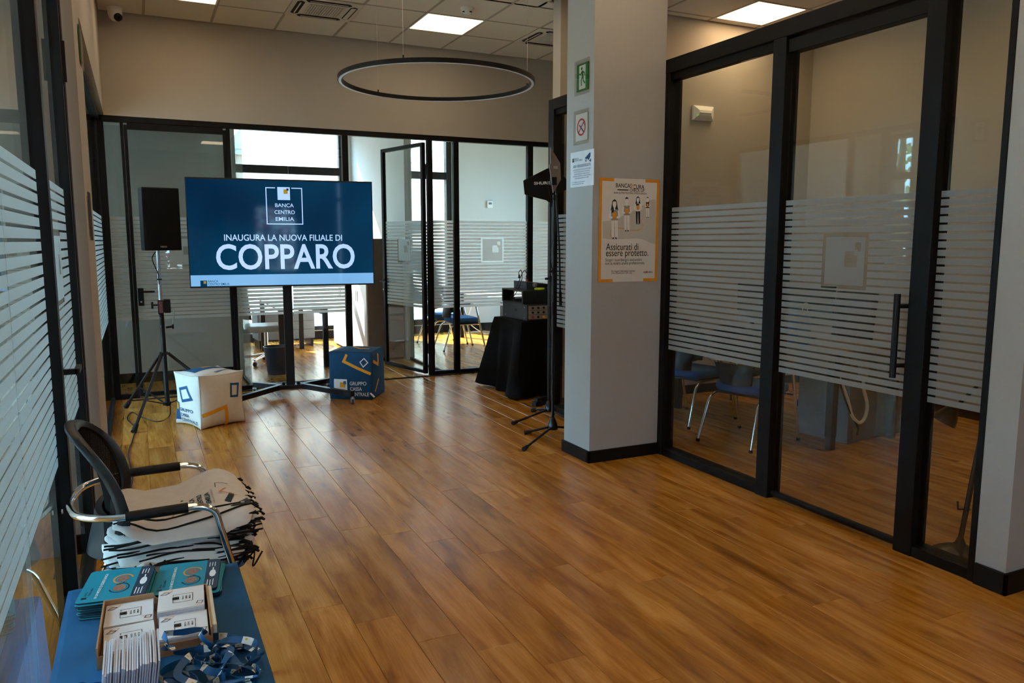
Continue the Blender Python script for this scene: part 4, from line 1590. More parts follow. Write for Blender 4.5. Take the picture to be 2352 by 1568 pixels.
cable('speaker_cable', 'black cable from loudspeaker looping down to the floor and along the side glazing',
      [(SPX + 0.02, SPY + 0.1, 1.50), (SPX - 0.04, SPY - 0.0, 1.43), (SPX - 0.045, SPY - 0.02, 1.38), (SPX - 0.01, SPY - 0.022, 1.28), (SPX - 0.006, SPY - 0.024, 1.22), (SPX + 0.002, SPY + 0.028, 1.0), (SPX + 0.01, SPY + 0.03, 0.5), (SPX + 0.02, SPY + 0.02, 0.2), (SPX + 0.02, SPY - 0.05, 0.012), (0.08, 7.25, 0.006), (-0.05, 7.52, 0.006), (-0.12, 7.75, 0.006), (-0.16, 7.5, 0.006), (-0.10, 7.1, 0.006), (-0.11, 6.7, 0.006), (-0.14, 6.2, 0.006), (-0.11, 5.6, 0.006), (-0.13, 5.1, 0.006), (-0.15, 4.5, 0.006), (-0.15, 4.0, 0.006)])
cable('mains_cable', 'black cable bundle running along the foot of the glass partition',
      [(-0.15, 8.33, 0.007), (0.4, 8.36, 0.007), (0.9, 8.37, 0.007), (1.25, 8.33, 0.007), (1.7, 8.36, 0.007), (2.2, 8.38, 0.007), (2.8, 8.40, 0.007), (3.2, 8.38, 0.007), (3.7, 8.37, 0.007), (4.0, 8.2, 0.007)], 0.007)
cable('television_cable', 'black cable on the floor behind the television trolley',
      [(1.15, 7.95, 0.1), (1.05, 8.08, 0.02), (0.9, 8.22, 0.007), (1.2, 8.30, 0.007), (1.5, 8.27, 0.007), (1.75, 8.32, 0.007), (2.1, 8.33, 0.007)], 0.006)

# ------------------------------------------------------------------ microphone stands with antennas
def mic_stand(label, loc, rz, top, feet, clutch):
    t = thing('antenna_stand', label, 'microphone stand', loc, rz)
    MB().lathe([(0.042, 0.05), (0.044, 0.06), (0.036, 0.10), (0.022, 0.135), (0.016, 0.15)], n=20).build('hub', mat('hub_black', C(20, 21, 24), 0.25), t, smooth=True)
    for a, l in feet:
        d = Vector((math.cos(math.radians(a)), math.sin(math.radians(a)), 0))
        p0, p1 = d * 0.03 + Vector((0, 0, 0.068)), d * l + Vector((0, 0, 0.018))
        lg = MB().tube([p0, p1], 0.010, 10).build('leg', M_SOFTBLACK, t, smooth=True)
        e = (p1 - p0).normalized()
        MB().tube([p1 - e * 0.045, p1 + e * 0.008], [0.015, 0.0185], 12).build('rubber_foot', M_RUBBER, lg, smooth=True)
    MB().tube([(0, 0, 0.14), (0, 0, clutch)], 0.0115, 12).build('lower_pole', M_SOFTBLACK, t, smooth=True)
    MB().tube([(0, 0, clutch - 0.05), (0, 0, clutch + 0.06)], 0.0165, 14).build('clutch', M_BLACK, t, smooth=True)
    MB().tube([(0, 0, clutch), (0, 0, top)], 0.008, 10).build('upper_pole', M_SOFTBLACK, t, smooth=True)
    MB().tube([(-0.012, 0, clutch + 0.3), (-0.045, 0, clutch + 0.3)], 0.011, 10).build('clamp_knob', M_BLACK, t, smooth=True)
    MB().tube([(0.0, 0, clutch + 0.275), (0.0, 0, clutch + 0.325)], 0.016, 10).build('clamp', M_BLACK, t, smooth=True)
    return t


s1 = mic_stand('black tripod stand holding the grey paddle antenna beside the pillar', (2.945, 5.37, 0), 0, 1.885, ((218, 0.53), (150, 0.22), (10, 0.25)), 1.02)
MB().tube([(0.02, 0.02, 0.16), (0.03, 0.05, 0.19)], 0.012).build('side_knob', M_BLACK, s1)
bm_ = MB().tube([(0.03, 0.03, 1.98), (0.05, 0.0, 1.5), (0.055, -0.01, 1.15)], 0.0075).build('boom_arm', M_SOFTBLACK, s1, smooth=True)
MB().tube([(0.055, -0.01, 1.16), (0.058, -0.012, 1.05)], 0.012).build('boom_grip', M_RUBBER, s1, smooth=True)
s2 = mic_stand('black tripod stand holding the black paddle antenna beside the draped table', (3.235, 5.965, 0), 0, 1.86, ((199, 0.45), (100, 0.24), (-78, 0.30)), 0.93)
cable('antenna_cable', 'thin black cable hanging down the antenna stands', [(3.20, 5.95, 2.10), (3.215, 5.94, 1.95), (3.27, 5.92, 1.7), (3.215, 5.93, 1.45), (3.26, 5.94, 1.2), (3.215, 5.93, 0.9), (3.25, 5.93, 0.5), (3.21, 5.92, 0.2), (3.3, 5.85, 0.03), (3.33, 5.6, 0.006)], 0.003)


def antenna(label, loc, rz, poly, m, lm, texts, sx, sz):
    t = thing('paddle_antenna', label, 'antenna', loc, rz, 'paddle antennas on stands')
    P = [(u * sx, v * sz) for u, v in poly]
    MB().prism(P, -0.004, 0.004, lambda u, v, w: Vector((u, w, v))).build('paddle', m, t, bevel=0.002)
    for s, u, v, w, h, ro in texts:
        Print(lambda a, b: (a, -0.0046, b)).fit(s, u * sx, v * sz, w * sx, h * sz, 0.03, rot=ro).build('lettering', lm, t)
    MB().tube([(0, 0.0, -0.03), (0, 0.0, 0.012)], 0.013, 12).build('mount', M_BLACK, t)
    return t


antenna('black paddle antenna with white lettering on its stand', (3.235, 5.965, 1.875), math.radians(-6),
        [(-405, 340), (-385, 355), (-55, 535), (40, 560), (120, 500), (250, 375), (262, 230), (120, 165), (90, 0), (0, 0), (-60, 50), (-330, 115), (-385, 135)], M_BLACK, M_WHITEPR, [('SHURE', -130, 312, 240, 46, 0.06)], 0.000617, 0.000552)
antenna('grey paddle antenna standing upright beside the pillar', (2.945, 5.37, 1.90), math.radians(18),
        [(-85, 735), (115, 510), (130, 260), (30, 120), (-25, 50), (-65, 260), (-105, 460), (-80, 490)], mat('grey_plastic', C(150, 138, 134), 0.6), M_WHITEPR, [('SHURE', 18, 440, 84, 44, 0.0)], 0.00056, 0.000503)
MB().box(-0.028, 0.012, -0.02, 0.02, 1.985, 2.045).build('cable_clamp', M_BLACK, s1)

# ------------------------------------------------------------------ draped table with audio gear
TX0, TX1, TY0, TY1, TZ = 3.41, 4.05, 6.86, 7.50, 0.755
t = thing('side_table', 'small table hidden under a black cloth', 'table', (3.73, 7.18, 0))
MB().box(-0.31, 0.31, -0.31, 0.31, TZ - 0.04, TZ - 0.006).build('tabletop', M_BLACK, t)
for x in (-0.27, 0.27):
    for y in (-0.27, 0.27):
        MB().box(x - 0.02, x + 0.02, y - 0.02, y + 0.02, 0, TZ - 0.04).build('leg', M_SOFTBLACK, t)
M_CLOTHK = mat('black_cloth', C(13, 12, 13), 0.95, spec=0.15, var=0.1, scale=40, bump=0.1)


def draped_cloth(name, label, cx, cy_, hx, hy, ztop, zbot, flare, m, folds=9, amp=0.035, rnd=0.03, seed=1, group=None):
    """cloth over a rectangular top, hanging in folds"""
    rr = random.Random(seed)
    ph = rr.random() * 6
    per = []
    n = 160
    tot = 4 * (hx + hy)
    for i in range(n):
        s = tot * i / n
        if s < 2 * hx:
            p, nn = (-hx + s, -hy), (0, -1)
        elif s < 2 * hx + 2 * hy:
            p, nn = (hx, -hy + s - 2 * hx), (1, 0)
        elif s < 4 * hx + 2 * hy:
            p, nn = (hx - (s - 2 * hx - 2 * hy), hy), (0, 1)
        else:
            p, nn = (-hx, hy - (s - 4 * hx - 2 * hy)), (-1, 0)
        per.append((Vector(p), Vector(nn), s / tot))
    # smooth outward directions, fuller at the corners
    dirs = []
    for i in range(n):
        v = Vector((0, 0))
        for k in range(-6, 7):
            v += per[(i + k) % n][1]
        v.normalize()
        c = max(0.0, 1 - min(abs(per[i][0].x) - hx, 0) / -0.16) * max(0.0, 1 - min(abs(per[i][0].y) - hy, 0) / -0.16)
        dirs.append((v, c))
    mb = MB()
    NV = 14
    zb = lambda i: zbot

    def pt(i, j):
        p, nn, s = per[i % n]
        v, c = dirs[i % n]
        if j == 0:
            return Vector((p.x * 0.965, p.y * 0.965, ztop + 0.004))
        k = (j - 1) / (NV - 1)
        fold = math.sin(s * folds * 2 * PI + ph + 1.7 * math.sin(s * 14 + ph)) * amp * k
        out = rnd * 0.35 + flare * k * (0.30 + 0.9 * c) + fold * (0.5 + 0.5 * k)
        if j == 1:
            out = 0.006
        q = p + v * max(out, 0.006)
        return Vector((q.x, q.y, ztop + 0.002 - (ztop - zbot - 0.02 * math.sin(s * 25 + ph) * k) * k))
    mb.grid(lambda a, b: pt(round(a * n), round(b * NV)), n, NV, wrap=True)
    top = MB().grid(lambda a, b: (hx * 0.965 * (2 * a - 1), hy * 0.965 * (2 * b - 1), ztop + 0.004), 8, 8)
    mb.add(top.v, top.f)
    o = mb.build(name, m, None, smooth=True)
    o.location = (cx, cy_, 0)
    return tag(o, label, 'tablecloth', group)


draped_cloth('black_tablecloth', 'black cloth hanging in folds over the small audio table', 3.73, 7.18, 0.325, 0.325, TZ, 0.012, 0.17, M_CLOTHK, folds=7, amp=0.03, seed=3)

t = thing('amplifier_rack', 'black rack case with rows of knobs on the draped table', 'amplifier rack', (3.72, 7.155, TZ + 0.006))
MB().box(-0.25, 0.25, -0.285, 0.29, 0.0, 0.165).build('case', mat('scuffed_black', C(30, 30, 32), 0.55, var=0.25, scale=25), t, bevel=0.005)
MB().box(-0.2515, -0.25, -0.06, 0.0, 0.085, 0.11).build('hand_slot', M_DARK, t)
for y in (-0.23, 0.22):
    for z in (0.03, 0.135):
        MB().lathe([(0.006, 0), (0.006, 0.003)], (-0.2505, y, z), 8, Matrix.Rotation(-PI / 2, 3, 'Y')).build('screw', M_STEEL, t)
for r in range(3):
    z = 0.018 + r * 0.046
    u = MB().box(-0.235, 0.235, -0.290, -0.2852, z, z + 0.042).build('rack_unit', mat('beige_metal', C(150, 138, 120), 0.5), t)
    for k in range(7):
        x = -0.19 + k * 0.062
        if r == 0 and k % 2 == 0:
            MB().lathe([(0.013, 0), (0.013, 0.012)], (x, -0.290, z + 0.021), 12, Matrix.Rotation(PI / 2, 3, 'X')).build('plug', M_ORANGE if k % 4 else M_RED, u)
        else:
            MB().lathe([(0.012, 0), (0.009, 0.014)], (x, -0.290, z + 0.021), 12, Matrix.Rotation(PI / 2, 3, 'X')).build('knob', M_BLACK, u)
SZ0 = TZ + 0.006 + 0.165
t = thing('open_case', 'open black shelf case with coiled cables on the amplifier rack', 'equipment case', (3.69, 7.18, SZ0 + 0.001))
MB().box(-0.235, 0.235, -0.25, 0.25, 0, 0.012).build('case_floor', M_BLACK, t)
MB().box(-0.235, 0.235, -0.25, 0.25, 0.125, 0.137).build('case_lid', mat('worn_black', C(36, 32, 28), 0.6, var=0.3, scale=20), t)
MB().box(-0.235, 0.235, -0.25, -0.238, 0.012, 0.125).build('case_front', M_BLACK, t)
MB().box(-0.235, -0.10, 0.238, 0.25, 0.012, 0.125).build('case_back', M_BLACK, t)
for y in (-0.232, 0.232):
    MB().box(-0.235, -0.222, y - 0.012, y + 0.012, 0.012, 0.125).build('corner_post', M_BLACK, t)
for k in range(3):
    a0 = k * 1.1
    MB().tube([(-0.10 + (0.09 + 0.01 * k) * math.cos(a0 + j * 2 * PI / 20), -0.02 + (0.13 + 0.012 * k) * math.sin(a0 + j * 2 * PI / 20), 0.02 + 0.011 * k) for j in range(20)], 0.005, 6, closed=True).build('coiled_cable', M_RUBBER, t, smooth=True)
Z1 = SZ0 + 0.138
t = thing('audio_mixer', 'small black audio mixer with plugged cables on the open case', 'audio mixer', (3.70, 7.17, Z1 + 0.001))
MB().add([(-0.16, -0.15, 0), (0.16, -0.15, 0), (0.16, 0.15, 0), (-0.16, 0.15, 0), (-0.16, -0.15, 0.082), (0.16, -0.15, 0.045), (0.16, 0.15, 0.045), (-0.16, 0.15, 0.082)],
         [(0, 1, 2, 3), (4, 5, 6, 7), (0, 1, 5, 4), (1, 2, 6, 5), (2, 3, 7, 6), (3, 0, 4, 7)]).build('body', mat('mixer_blue_black', C(30, 36, 42), 0.45), t, bevel=0.003)
Print(lambda u, v: (-0.1608, -u, v)).fit('Soundcraft', 0.045, 0.058, 0.15, 0.024, 0.0).build('lettering', M_GREYPR, t)
g = Print(lambda u, v: (-0.1608, -u, v))
for k in range(4):
    g.rect(-0.08 + k * 0.05, -0.06 + k * 0.05, 0.018, 0.03)
g.build('socket_print', M_GREYPR, t)
for i in range(4):
    for j in range(7):
        x = -0.10 + i * 0.06
        MB().lathe([(0.006, 0), (0.005, 0.012)], (x, -0.12 + j * 0.04, 0.075 - 0.037 * (x + 0.16) / 0.32), 8).build('knob', M_RED if (i + j) % 5 == 0 else M_GREYPR, t)
for j, y in enumerate((0.09, 0.075, -0.09, -0.105)):
    pl = MB().tube([(-0.13, y, 0.08), (-0.13, y, 0.105)], 0.008, 10).build('plug', M_STEEL if j < 2 else M_RED, t)
    MB().tube([(-0.13, y, 0.105), (-0.13, y, 0.145)], [0.008, 0.005], 10).build('plug_sleeve', M_BLACK, pl)
for nm, ys in (('first', (0.09, -0.02)), ('second', (-0.09, 0.03))):
    y = ys[0]
    cable('audio_cable', 'black audio cable arching over the mixer, %s of two' % nm,
          [(3.57, 7.17 + y, Z1 + 0.14), (3.57, 7.17 + y, Z1 + 0.17), (3.57, 7.17 + (y + ys[1]) / 2, Z1 + 0.19), (3.55, 7.17 + ys[1], Z1 + 0.10), (3.50, 7.17 + ys[1] + 0.02, Z1 - 0.03), (3.46, 7.17 + ys[1] + 0.03, Z1 - 0.09), (3.50, 7.17 + ys[1], Z1 - 0.118)], 0.004)
t = thing('handheld_microphone', 'handheld microphone with grey ball head on the open case', 'microphone', (3.60, 6.955, Z1 + 0.050), 0.1)
MB().lathe([(0.006, -0.024), (0.02, -0.016), (0.025, 0.0), (0.02, 0.016), (0.008, 0.024)], n=20, M=Matrix.Rotation(PI / 2, 3, 'Y')).build('ball_head', mat('mic_mesh', C(120, 116, 112), 0.5, var=0.3, scale=300), t, smooth=True)
MB().tube([(0.02, 0, -0.001), (0.17, 0.0, -0.006)], [0.019, 0.012], 14).build('body', M_BLACK, t, smooth=True)
o = MB().tube([(3.655 + 0.045 * math.cos(a * PI / 12), 6.958 + 0.030 * math.sin(a * PI / 12), Z1 + 0.012) for a in range(24)], 0.011, 8, closed=True).build('adhesive_tape', mat('neon_yellow', C(205, 225, 20), 0.6), smooth=True)
tag(o, 'neon yellow roll of tape on the open case', 'tape')
t = thing('power_strip', 'black power strip with cables on the floor behind the draped table', 'power strip', (3.42, 6.45, 0), 0.4)
MB().box(-0.12, 0.12, -0.03, 0.03, 0, 0.045).build('strip_body', M_BLACK, t, bevel=0.006)
for k in range(3):
    MB().box(-0.09 + k * 0.07, -0.05 + k * 0.07, -0.02, 0.02, 0.0452, 0.075).build('plug', M_BLACK, t)

# ------------------------------------------------------------------ visitor chairs (local +x is forward)
m = bpy.data.materials.new('chair_mesh_fabric')
m.use_nodes = True
nt = m.node_tree
for n_ in list(nt.nodes):
    nt.nodes.remove(n_)
out = nt.nodes.new('ShaderNodeOutputMaterial')
dif = nt.nodes.new('ShaderNodeBsdfDiffuse')
dif.inputs['Color'].default_value = (0.012, 0.011, 0.011, 1)
tra = nt.nodes.new('ShaderNodeBsdfTransparent')
vo = nt.nodes.new('ShaderNodeTexVoronoi')
vo.inputs['Scale'].default_value = 320
vo.inputs['Randomness'].default_value = 0.0
tcn = nt.nodes.new('ShaderNodeTexCoord')
nt.links.new(tcn.outputs['Object'], vo.inputs['Vector'])
lt = nt.nodes.new('ShaderNodeMath')
lt.operation = 'LESS_THAN'
lt.inputs[1].default_value = 0.22
nt.links.new(vo.outputs['Distance'], lt.inputs[0])
mx = nt.nodes.new('ShaderNodeMixShader')
nt.links.new(lt.outputs[0], mx.inputs['Fac'])
nt.links.new(dif.outputs[0], mx.inputs[1])
nt.links.new(tra.outputs[0], mx.inputs[2])
nt.links.new(mx.outputs[0], out.inputs['Surface'])
M_MESH = m
M_BACKP = mat('chair_back_plastic', C(22, 24, 27), 0.45, var=0.05)


def visitor_chair(label, loc, rz, group=None):
    t = thing('visitor_chair', label, 'chair', loc, rz, group)
    # seat cushion
    mb = MB()
    prof = [(0.90, 0.395), (0.97, 0.402), (1.0, 0.42), (1.0, 0.445), (0.965, 0.463), (0.85, 0.470), (0.5, 0.466), (0.02, 0.462)]
    n = 40
    vs, fs = [], []
    for k, z in prof:
        for i in range(n):
            a = 2 * PI * i / n
            c, s = math.cos(a), math.sin(a)
            x = math.copysign(abs(c) ** 0.55, c) * 0.235 * k
            y = math.copysign(abs(s) ** 0.55, s) * (0.235 + 0.012 * (c if c > 0 else 0)) * k
            dz = -0.028 * max(0, x / 0.235 - 0.45) ** 2 * 3 + 0.012 * max(0, -x / 0.235 - 0.5)
            vs.append((x + 0.02, y, z + dz))
    for j in range(len(prof) - 1):
        for i in range(n):
            l = (i + 1) % n
            fs.append((j * n + i, j * n + l, (j + 1) * n + l, (j + 1) * n + i))
    fs += [tuple(range(n - 1, -1, -1)), tuple((len(prof) - 1) * n + i for i in range(n))]
    mb.add(vs, fs).build('seat', M_BLUESEAT, t, smooth=True)
    MB().box(-0.18, 0.20, -0.19, 0.19, 0.378, 0.396).build('seat_pan', M_BACKP, t, bevel=0.005)
    # arm tube: front foot - arm - round the back - arm - front foot
    half = [(0.285, 0.265, 0.012), (0.20, 0.268, 0.36), (0.135, 0.27, 0.645), (0.085, 0.27, 0.665), (-0.16, 0.27, 0.66), (-0.285, 0.20, 0.655), (-0.325, 0.0, 0.652)]
    pts = half + [(x, -y, z) for x, y, z in reversed(half[:-1])]
    fr = MB().tube(round_path(pts, 0.07, 6), 0.0125, 12).build('arm_frame', M_CHROME, t, smooth=True)
    for s in (-1, 1):
        MB().tube([(0.05, s * 0.27, 0.6645), (-0.14, s * 0.27, 0.6605)], 0.0172, 14).build('arm_pad', M_BLACK, t, smooth=True)
        MB().tube(round_path([(0.19, s * 0.20, 0.372), (-0.17, s * 0.205, 0.370), (-0.225, s * 0.215, 0.34), (-0.335, s * 0.235, 0.012)], 0.06, 6), 0.0118, 12).build('leg', M_CHROME, t, smooth=True)
        MB().tube([(0.195, s * 0.266, 0.372), (0.19, s * 0.15, 0.370)], 0.0105, 10).build('seat_strut', M_CHROME, t, smooth=True)
        for x, y in ((0.286, 0.265), (-0.337, 0.235)):
            MB().tube([(x, s * y, 0.0), (x - 0.004 * (1 if x > 0 else -1), s * y, 0.022)], 0.0145, 12).build('glide', M_RUBBER, t)

    # backrest surface: a = -1..1 across, b = 0..1 up
    def S(a, b, d=0.0):
        w = 0.232 * (0.90 + 0.20 * math.sin(PI * (0.15 + 0.62 * b)) - 0.16 * b ** 3)
        y = a * w
        x = -0.205 - 0.085 * b + 0.035 * math.sin(PI * b) + 0.085 * a * a * (1 - 0.35 * b) - 0.01
        z = 0.535 + 0.40 * b - 0.035 * a * a * b * b
        return Vector((x + d, y, z))
    mb = MB().grid(lambda u, v: S(-0.9 + 1.8 * u, 0.06 + 0.88 * v), 14, 14)
    mb.build('back_mesh', M_MESH, t, smooth=True)
    # rounded frame loop with a broad flattened section
    loop = []
    for k in range(48):
        a = 2 * PI * k / 48
        c, s = math.cos(a), math.sin(a)
        u = math.copysign(abs(c) ** 0.5, c)
        v = math.copysign(abs(s) ** 0.6, s)
        loop.append((u * 0.96, 0.5 + v * 0.48))
    vs, fs = [], []
    n = len(loop)
    for (u, v) in loop:
        o1 = S(u, v, 0.0)
        du, dv = u / max(1e-6, math.hypot(u, (v - 0.5) * 2)), (v - 0.5) * 2 / max(1e-6, math.hypot(u, (v - 0.5) * 2))
        inner = S(u - du * 0.13, v - dv * 0.055, 0.0)
        outer = S(u + du * 0.05, v + dv * 0.022, 0.0)
        for p, dx in ((inner, -0.006), (inner, 0.008), (o1, 0.016), (outer, 0.010), (outer, -0.014), (o1, -0.022)):
            vs.append(p + Vector((dx, 0, 0)))
    for k in range(n):
        l = (k + 1) % n
        for i in range(6):
            j = (i + 1) % 6
            fs.append((k * 6 + i, k * 6 + j, l * 6 + j, l * 6 + i))
    MB().add(vs, fs).build('back_frame', M_BACKP, t, smooth=True)
    # lower carrier that grips the chrome rail
    mb = MB()
    mb.grid(lambda u, v: S(-0.62 + 1.24 * u, -0.16 + 0.40 * v, -0.03 - 0.03 * (1 - (2 * u - 1) ** 2) * (1 - v)), 12, 6)
    mb.grid(lambda u, v: S(-0.62 + 1.24 * u, -0.16 + 0.40 * v, -0.008), 12, 6)
    n1, n2 = 13, 7
    b0 = n1 * n2
    for i in range(12):
        mb.f.append((i, i + 1, b0 + i + 1, b0 + i))
        k = 6 * n1
        mb.f.append((k + i, k + i + 1, b0 + k + i + 1, b0 + k + i))
    for j in range(6):
        mb.f.append((j * n1, (j + 1) * n1, b0 + (j + 1) * n1, b0 + j * n1))
        mb.f.append((j * n1 + 12, (j + 1) * n1 + 12, b0 + (j + 1) * n1 + 12, b0 + j * n1 + 12))
    mb.build('back_carrier', M_BACKP, t, smooth=True)
    for s in (-1, 1):
        MB().lathe([(0.008, 0), (0.008, 0.004)], (-0.332, s * 0.09, 0.652), 10, Matrix.Rotation(-PI / 2, 3, 'Y')).build('rail_screw', M_STEEL, t)
    return t


visitor_chair('mesh back chair with chrome arms carrying a pile of drawstring bags', (0.058, 3.02, 0), 0.0)
proto = visitor_chair('blue seat chair at the office desk, next to the sliding door', (4.27, 4.575, 0), math.radians(15), 'visitor chairs at desks')


def more_chair(label, loc, rz):
    c = copy_tree(proto)
    c.location = loc
    c.rotation_euler = (0, 0, rz)
    c['label'] = label
    return c


more_chair('blue seat chair at the office desk, next to the office end wall', (4.33, 5.36, 0), math.radians(14))
more_chair('blue seat chair in the sunlit rear office, next to the glass partition', (4.18, 10.42, 0), math.radians(-2))
more_chair('blue seat chair in the sunlit rear office, next to the street window', (4.16, 11.08, 0), math.radians(2))

# ------------------------------------------------------------------ glazed office furniture
M_GREYWOOD = mat('grey_wood', C(120, 124, 130), 0.55, var=0.12, scale=8)
M_BROWNWOOD = mat('dark_ash', C(112, 96, 82), 0.55, var=0.15, scale=10)
M_DARKLEG = mat('dark_leg', C(24, 20, 17), 0.5)
t = thing('office_desk', 'wood topped office desk with dark square legs in the glazed office', 'desk', (4.92, 4.95, 0), math.radians(4))
MB().box(-0.42, 0.42, -0.90, 0.90, 0.725, 0.75).build('desktop', M_BROWNWOOD, t, bevel=0.003)
for x in (-0.36, 0.36):
    for y in (-0.84, 0.84):
        lg = MB().box(x - 0.03, x + 0.03, y - 0.03, y + 0.03, 0.10, 0.725).build('leg', M_DARKLEG, t, bevel=0.002)
        MB().box(x - 0.026, x + 0.026, y - 0.026, y + 0.026, 0.0, 0.10).build('leg_foot', M_DARKLEG, lg)
MB().box(-0.14, -0.12, -0.80, 0.80, 0.50, 0.72).build('modesty_panel', M_BROWNWOOD, t)
t = thing('side_cabinet', 'grey storage cabinet under the office desk with a power box', 'cabinet', (5.27, 4.42, 0), math.radians(7))
MB().box(-0.44, 0.44, -0.23, 0.23, 0.0, 0.68).build('body', M_GREYWOOD, t, bevel=0.003)
MB().box(-0.10, 0.43, -0.244, -0.2302, 0.02, 0.66).build('door', M_GREYWOOD, t, bevel=0.002)
pb = MB().box(-0.36, -0.28, -0.275, -0.2304, 0.50, 0.62).build('power_box', mat('beige_plastic', C(188, 176, 158), 0.5), t, bevel=0.004)
MB().box(-0.385, -0.28, -0.236, -0.2304, 0.03, 0.12).build('socket_plate', mat('socket_grey', C(140, 128, 112), 0.5), t)
MB().tube(smooth_path([(-0.32, -0.26, 0.50), (-0.31, -0.26, 0.42), (-0.27, -0.27, 0.30), (-0.29, -0.27, 0.20), (-0.37, -0.275, 0.17), (-0.46, -0.27, 0.24), (-0.52, -0.26, 0.38), (-0.60, -0.22, 0.58), (-0.64, -0.2, 0.70)], 8), 0.013, 10).build('cable_hose', M_WHITEP, t, smooth=True)
MB().tube(smooth_path([(-0.36, -0.26, 0.07), (-0.38, -0.27, 0.14), (-0.48, -0.27, 0.26), (-0.56, -0.25, 0.42), (-0.62, -0.23, 0.60)], 8), 0.007, 8).build('black_cable', M_RUBBER, t, smooth=True)
M_SCREEN_OFF = mat('dark_screen', C(14, 20, 28), 0.15)
for k, (x, y, rz) in enumerate(((4.98, 4.75, -1.2), (5.02, 5.4, -1.9))):
    t = thing('monitor', 'dark computer monitor on the office desk, %s' % ('next to the sliding door', 'next to the end wall')[k], 'monitor', (x, y, 0.752), rz)
    MB().box(-0.1, 0.1, -0.08, 0.08, 0, 0.012).build('foot', M_BLACK, t)
    MB().box(-0.02, 0.02, 0.0, 0.02, 0.012, 0.25).build('neck', M_BLACK, t)
    MB().box(-0.26, 0.26, -0.03, 0.0, 0.12, 0.44).build('casing', M_BLACK, t, bevel=0.004)
    MB().box(-0.25, 0.25, -0.032, -0.0302, 0.13, 0.43).build('screen', M_SCREEN_OFF, t)
t = thing('gift_bag', 'blue paper gift bag standing on the office desk', 'gift bag', (4.62, 4.45, 0.752), 0.3)
M_PAPERB = mat('blue_paper', C(20, 56, 120), 0.5)
MB().add([(-0.11, -0.05, 0), (0.11, -0.05, 0), (0.11, 0.05, 0), (-0.11, 0.05, 0), (-0.11, -0.045, 0.26), (0.11, -0.045, 0.26), (0.11, 0.045, 0.26), (-0.11, 0.045, 0.26)], [(0, 1, 2, 3), (0, 1, 5, 4), (1, 2, 6, 5), (2, 3, 7, 6), (3, 0, 4, 7)]).build('bag_body', M_PAPERB, t)
MB().tube(smooth_path([(-0.04, -0.046, 0.25), (-0.035, -0.05, 0.32), (0.035, -0.05, 0.32), (0.04, -0.046, 0.25)]), 0.003, 6).build('handle', M_WHITEPR, t)
t = thing('office_chair', 'dark swivel chair behind the glazed office desk', 'office chair', (5.75, 5.1, 0), PI)


def swivel_chair(t, seat_m, base_m):
    for k in range(5):
        a = 2 * PI * k / 5 + 0.3
        d = Vector((math.cos(a), math.sin(a), 0))
        l = MB().tube([d * 0.03 + Vector((0, 0, 0.11)), d * 0.30 + Vector((0, 0, 0.075))], [0.022, 0.014], 8).build('base_leg', base_m, t, smooth=True)
        MB().lathe([(0.02, -0.02), (0.028, -0.012), (0.028, 0.012), (0.02, 0.02)], d * 0.30 + Vector((0, 0, 0.028)), 14, Matrix.Rotation(a, 3, 'Z') @ Matrix.Rotation(PI / 2, 3, 'X')).build('caster', M_RUBBER, l, smooth=True)
    MB().tube([(0, 0, 0.10), (0, 0, 0.42)], 0.025, 14).build('gas_lift', M_CHROME, t, smooth=True)
    MB().box(-0.23, 0.25, -0.24, 0.24, 0.42, 0.50).build('seat', seat_m, t, bevel=0.03, seg=4)
    mb = MB()
    mb.grid(lambda u, v: (-0.24 - 0.06 * v + 0.05 * (2 * u - 1) ** 2, (2 * u - 1) * 0.22, 0.58 + 0.5 * v), 10, 10)
    mb.grid(lambda u, v: (-0.275 - 0.06 * v + 0.05 * (2 * u - 1) ** 2, (2 * u - 1) * 0.22, 0.58 + 0.5 * v), 10, 10)
    mb.build('backrest', M_BACKP, t, smooth=True)
    MB().tube(round_path([(-0.1, 0, 0.41), (-0.29, 0, 0.42), (-0.295, 0, 0.75)], 0.05), 0.02, 8).build('back_bracket', M_BACKP, t, smooth=True)


swivel_chair(t, M_BACKP, M_CHROME)

# black floor lamp in the near corner of the office
t = thing('floor_lamp', 'low black lamp with dome base and cone shade behind the office glass', 'lamp', (3.605, 2.36, 0))
MB().lathe([(0.135, 0.0), (0.135, 0.008), (0.125, 0.02), (0.09, 0.038), (0.05, 0.05), (0.025, 0.07), (0.014, 0.10)], n=36).build('base', mat('lamp_dark', C(38, 32, 28), 0.4), t, smooth=True)
MB().tube([(0, 0, 0.09), (0.035, -0.02, 0.45), (0.075, -0.045, 0.86)], 0.0125, 12).build('stem', MATS['lamp_dark'], t, smooth=True)
MB().tube([(0.028, -0.018, 0.245), (-0.022, 0.01, 0.245), (-0.026, 0.012, 0.285)], 0.005).build('stem_clip', MATS['lamp_dark'], t)
MB().tube([(0.075, -0.045, 0.86), (0.04, 0.0, 0.86), (-0.03, 0.06, 0.745)], 0.009, 10).build('arm', MATS['lamp_dark'], t, smooth=True)
Mq = Vector((-0.35, 0.3, -0.9)).to_track_quat('Z', 'Y').to_matrix()
sh = MB()
prof = [(0.022, -0.02), (0.026, 0.0), (0.05, 0.05), (0.058, 0.085)]
sh.lathe(prof, (-0.035, 0.065, 0.745), 24, Mq)
sh.f = sh.f[:-1]
sh.build('shade', MATS['lamp_dark'], t, smooth=True)

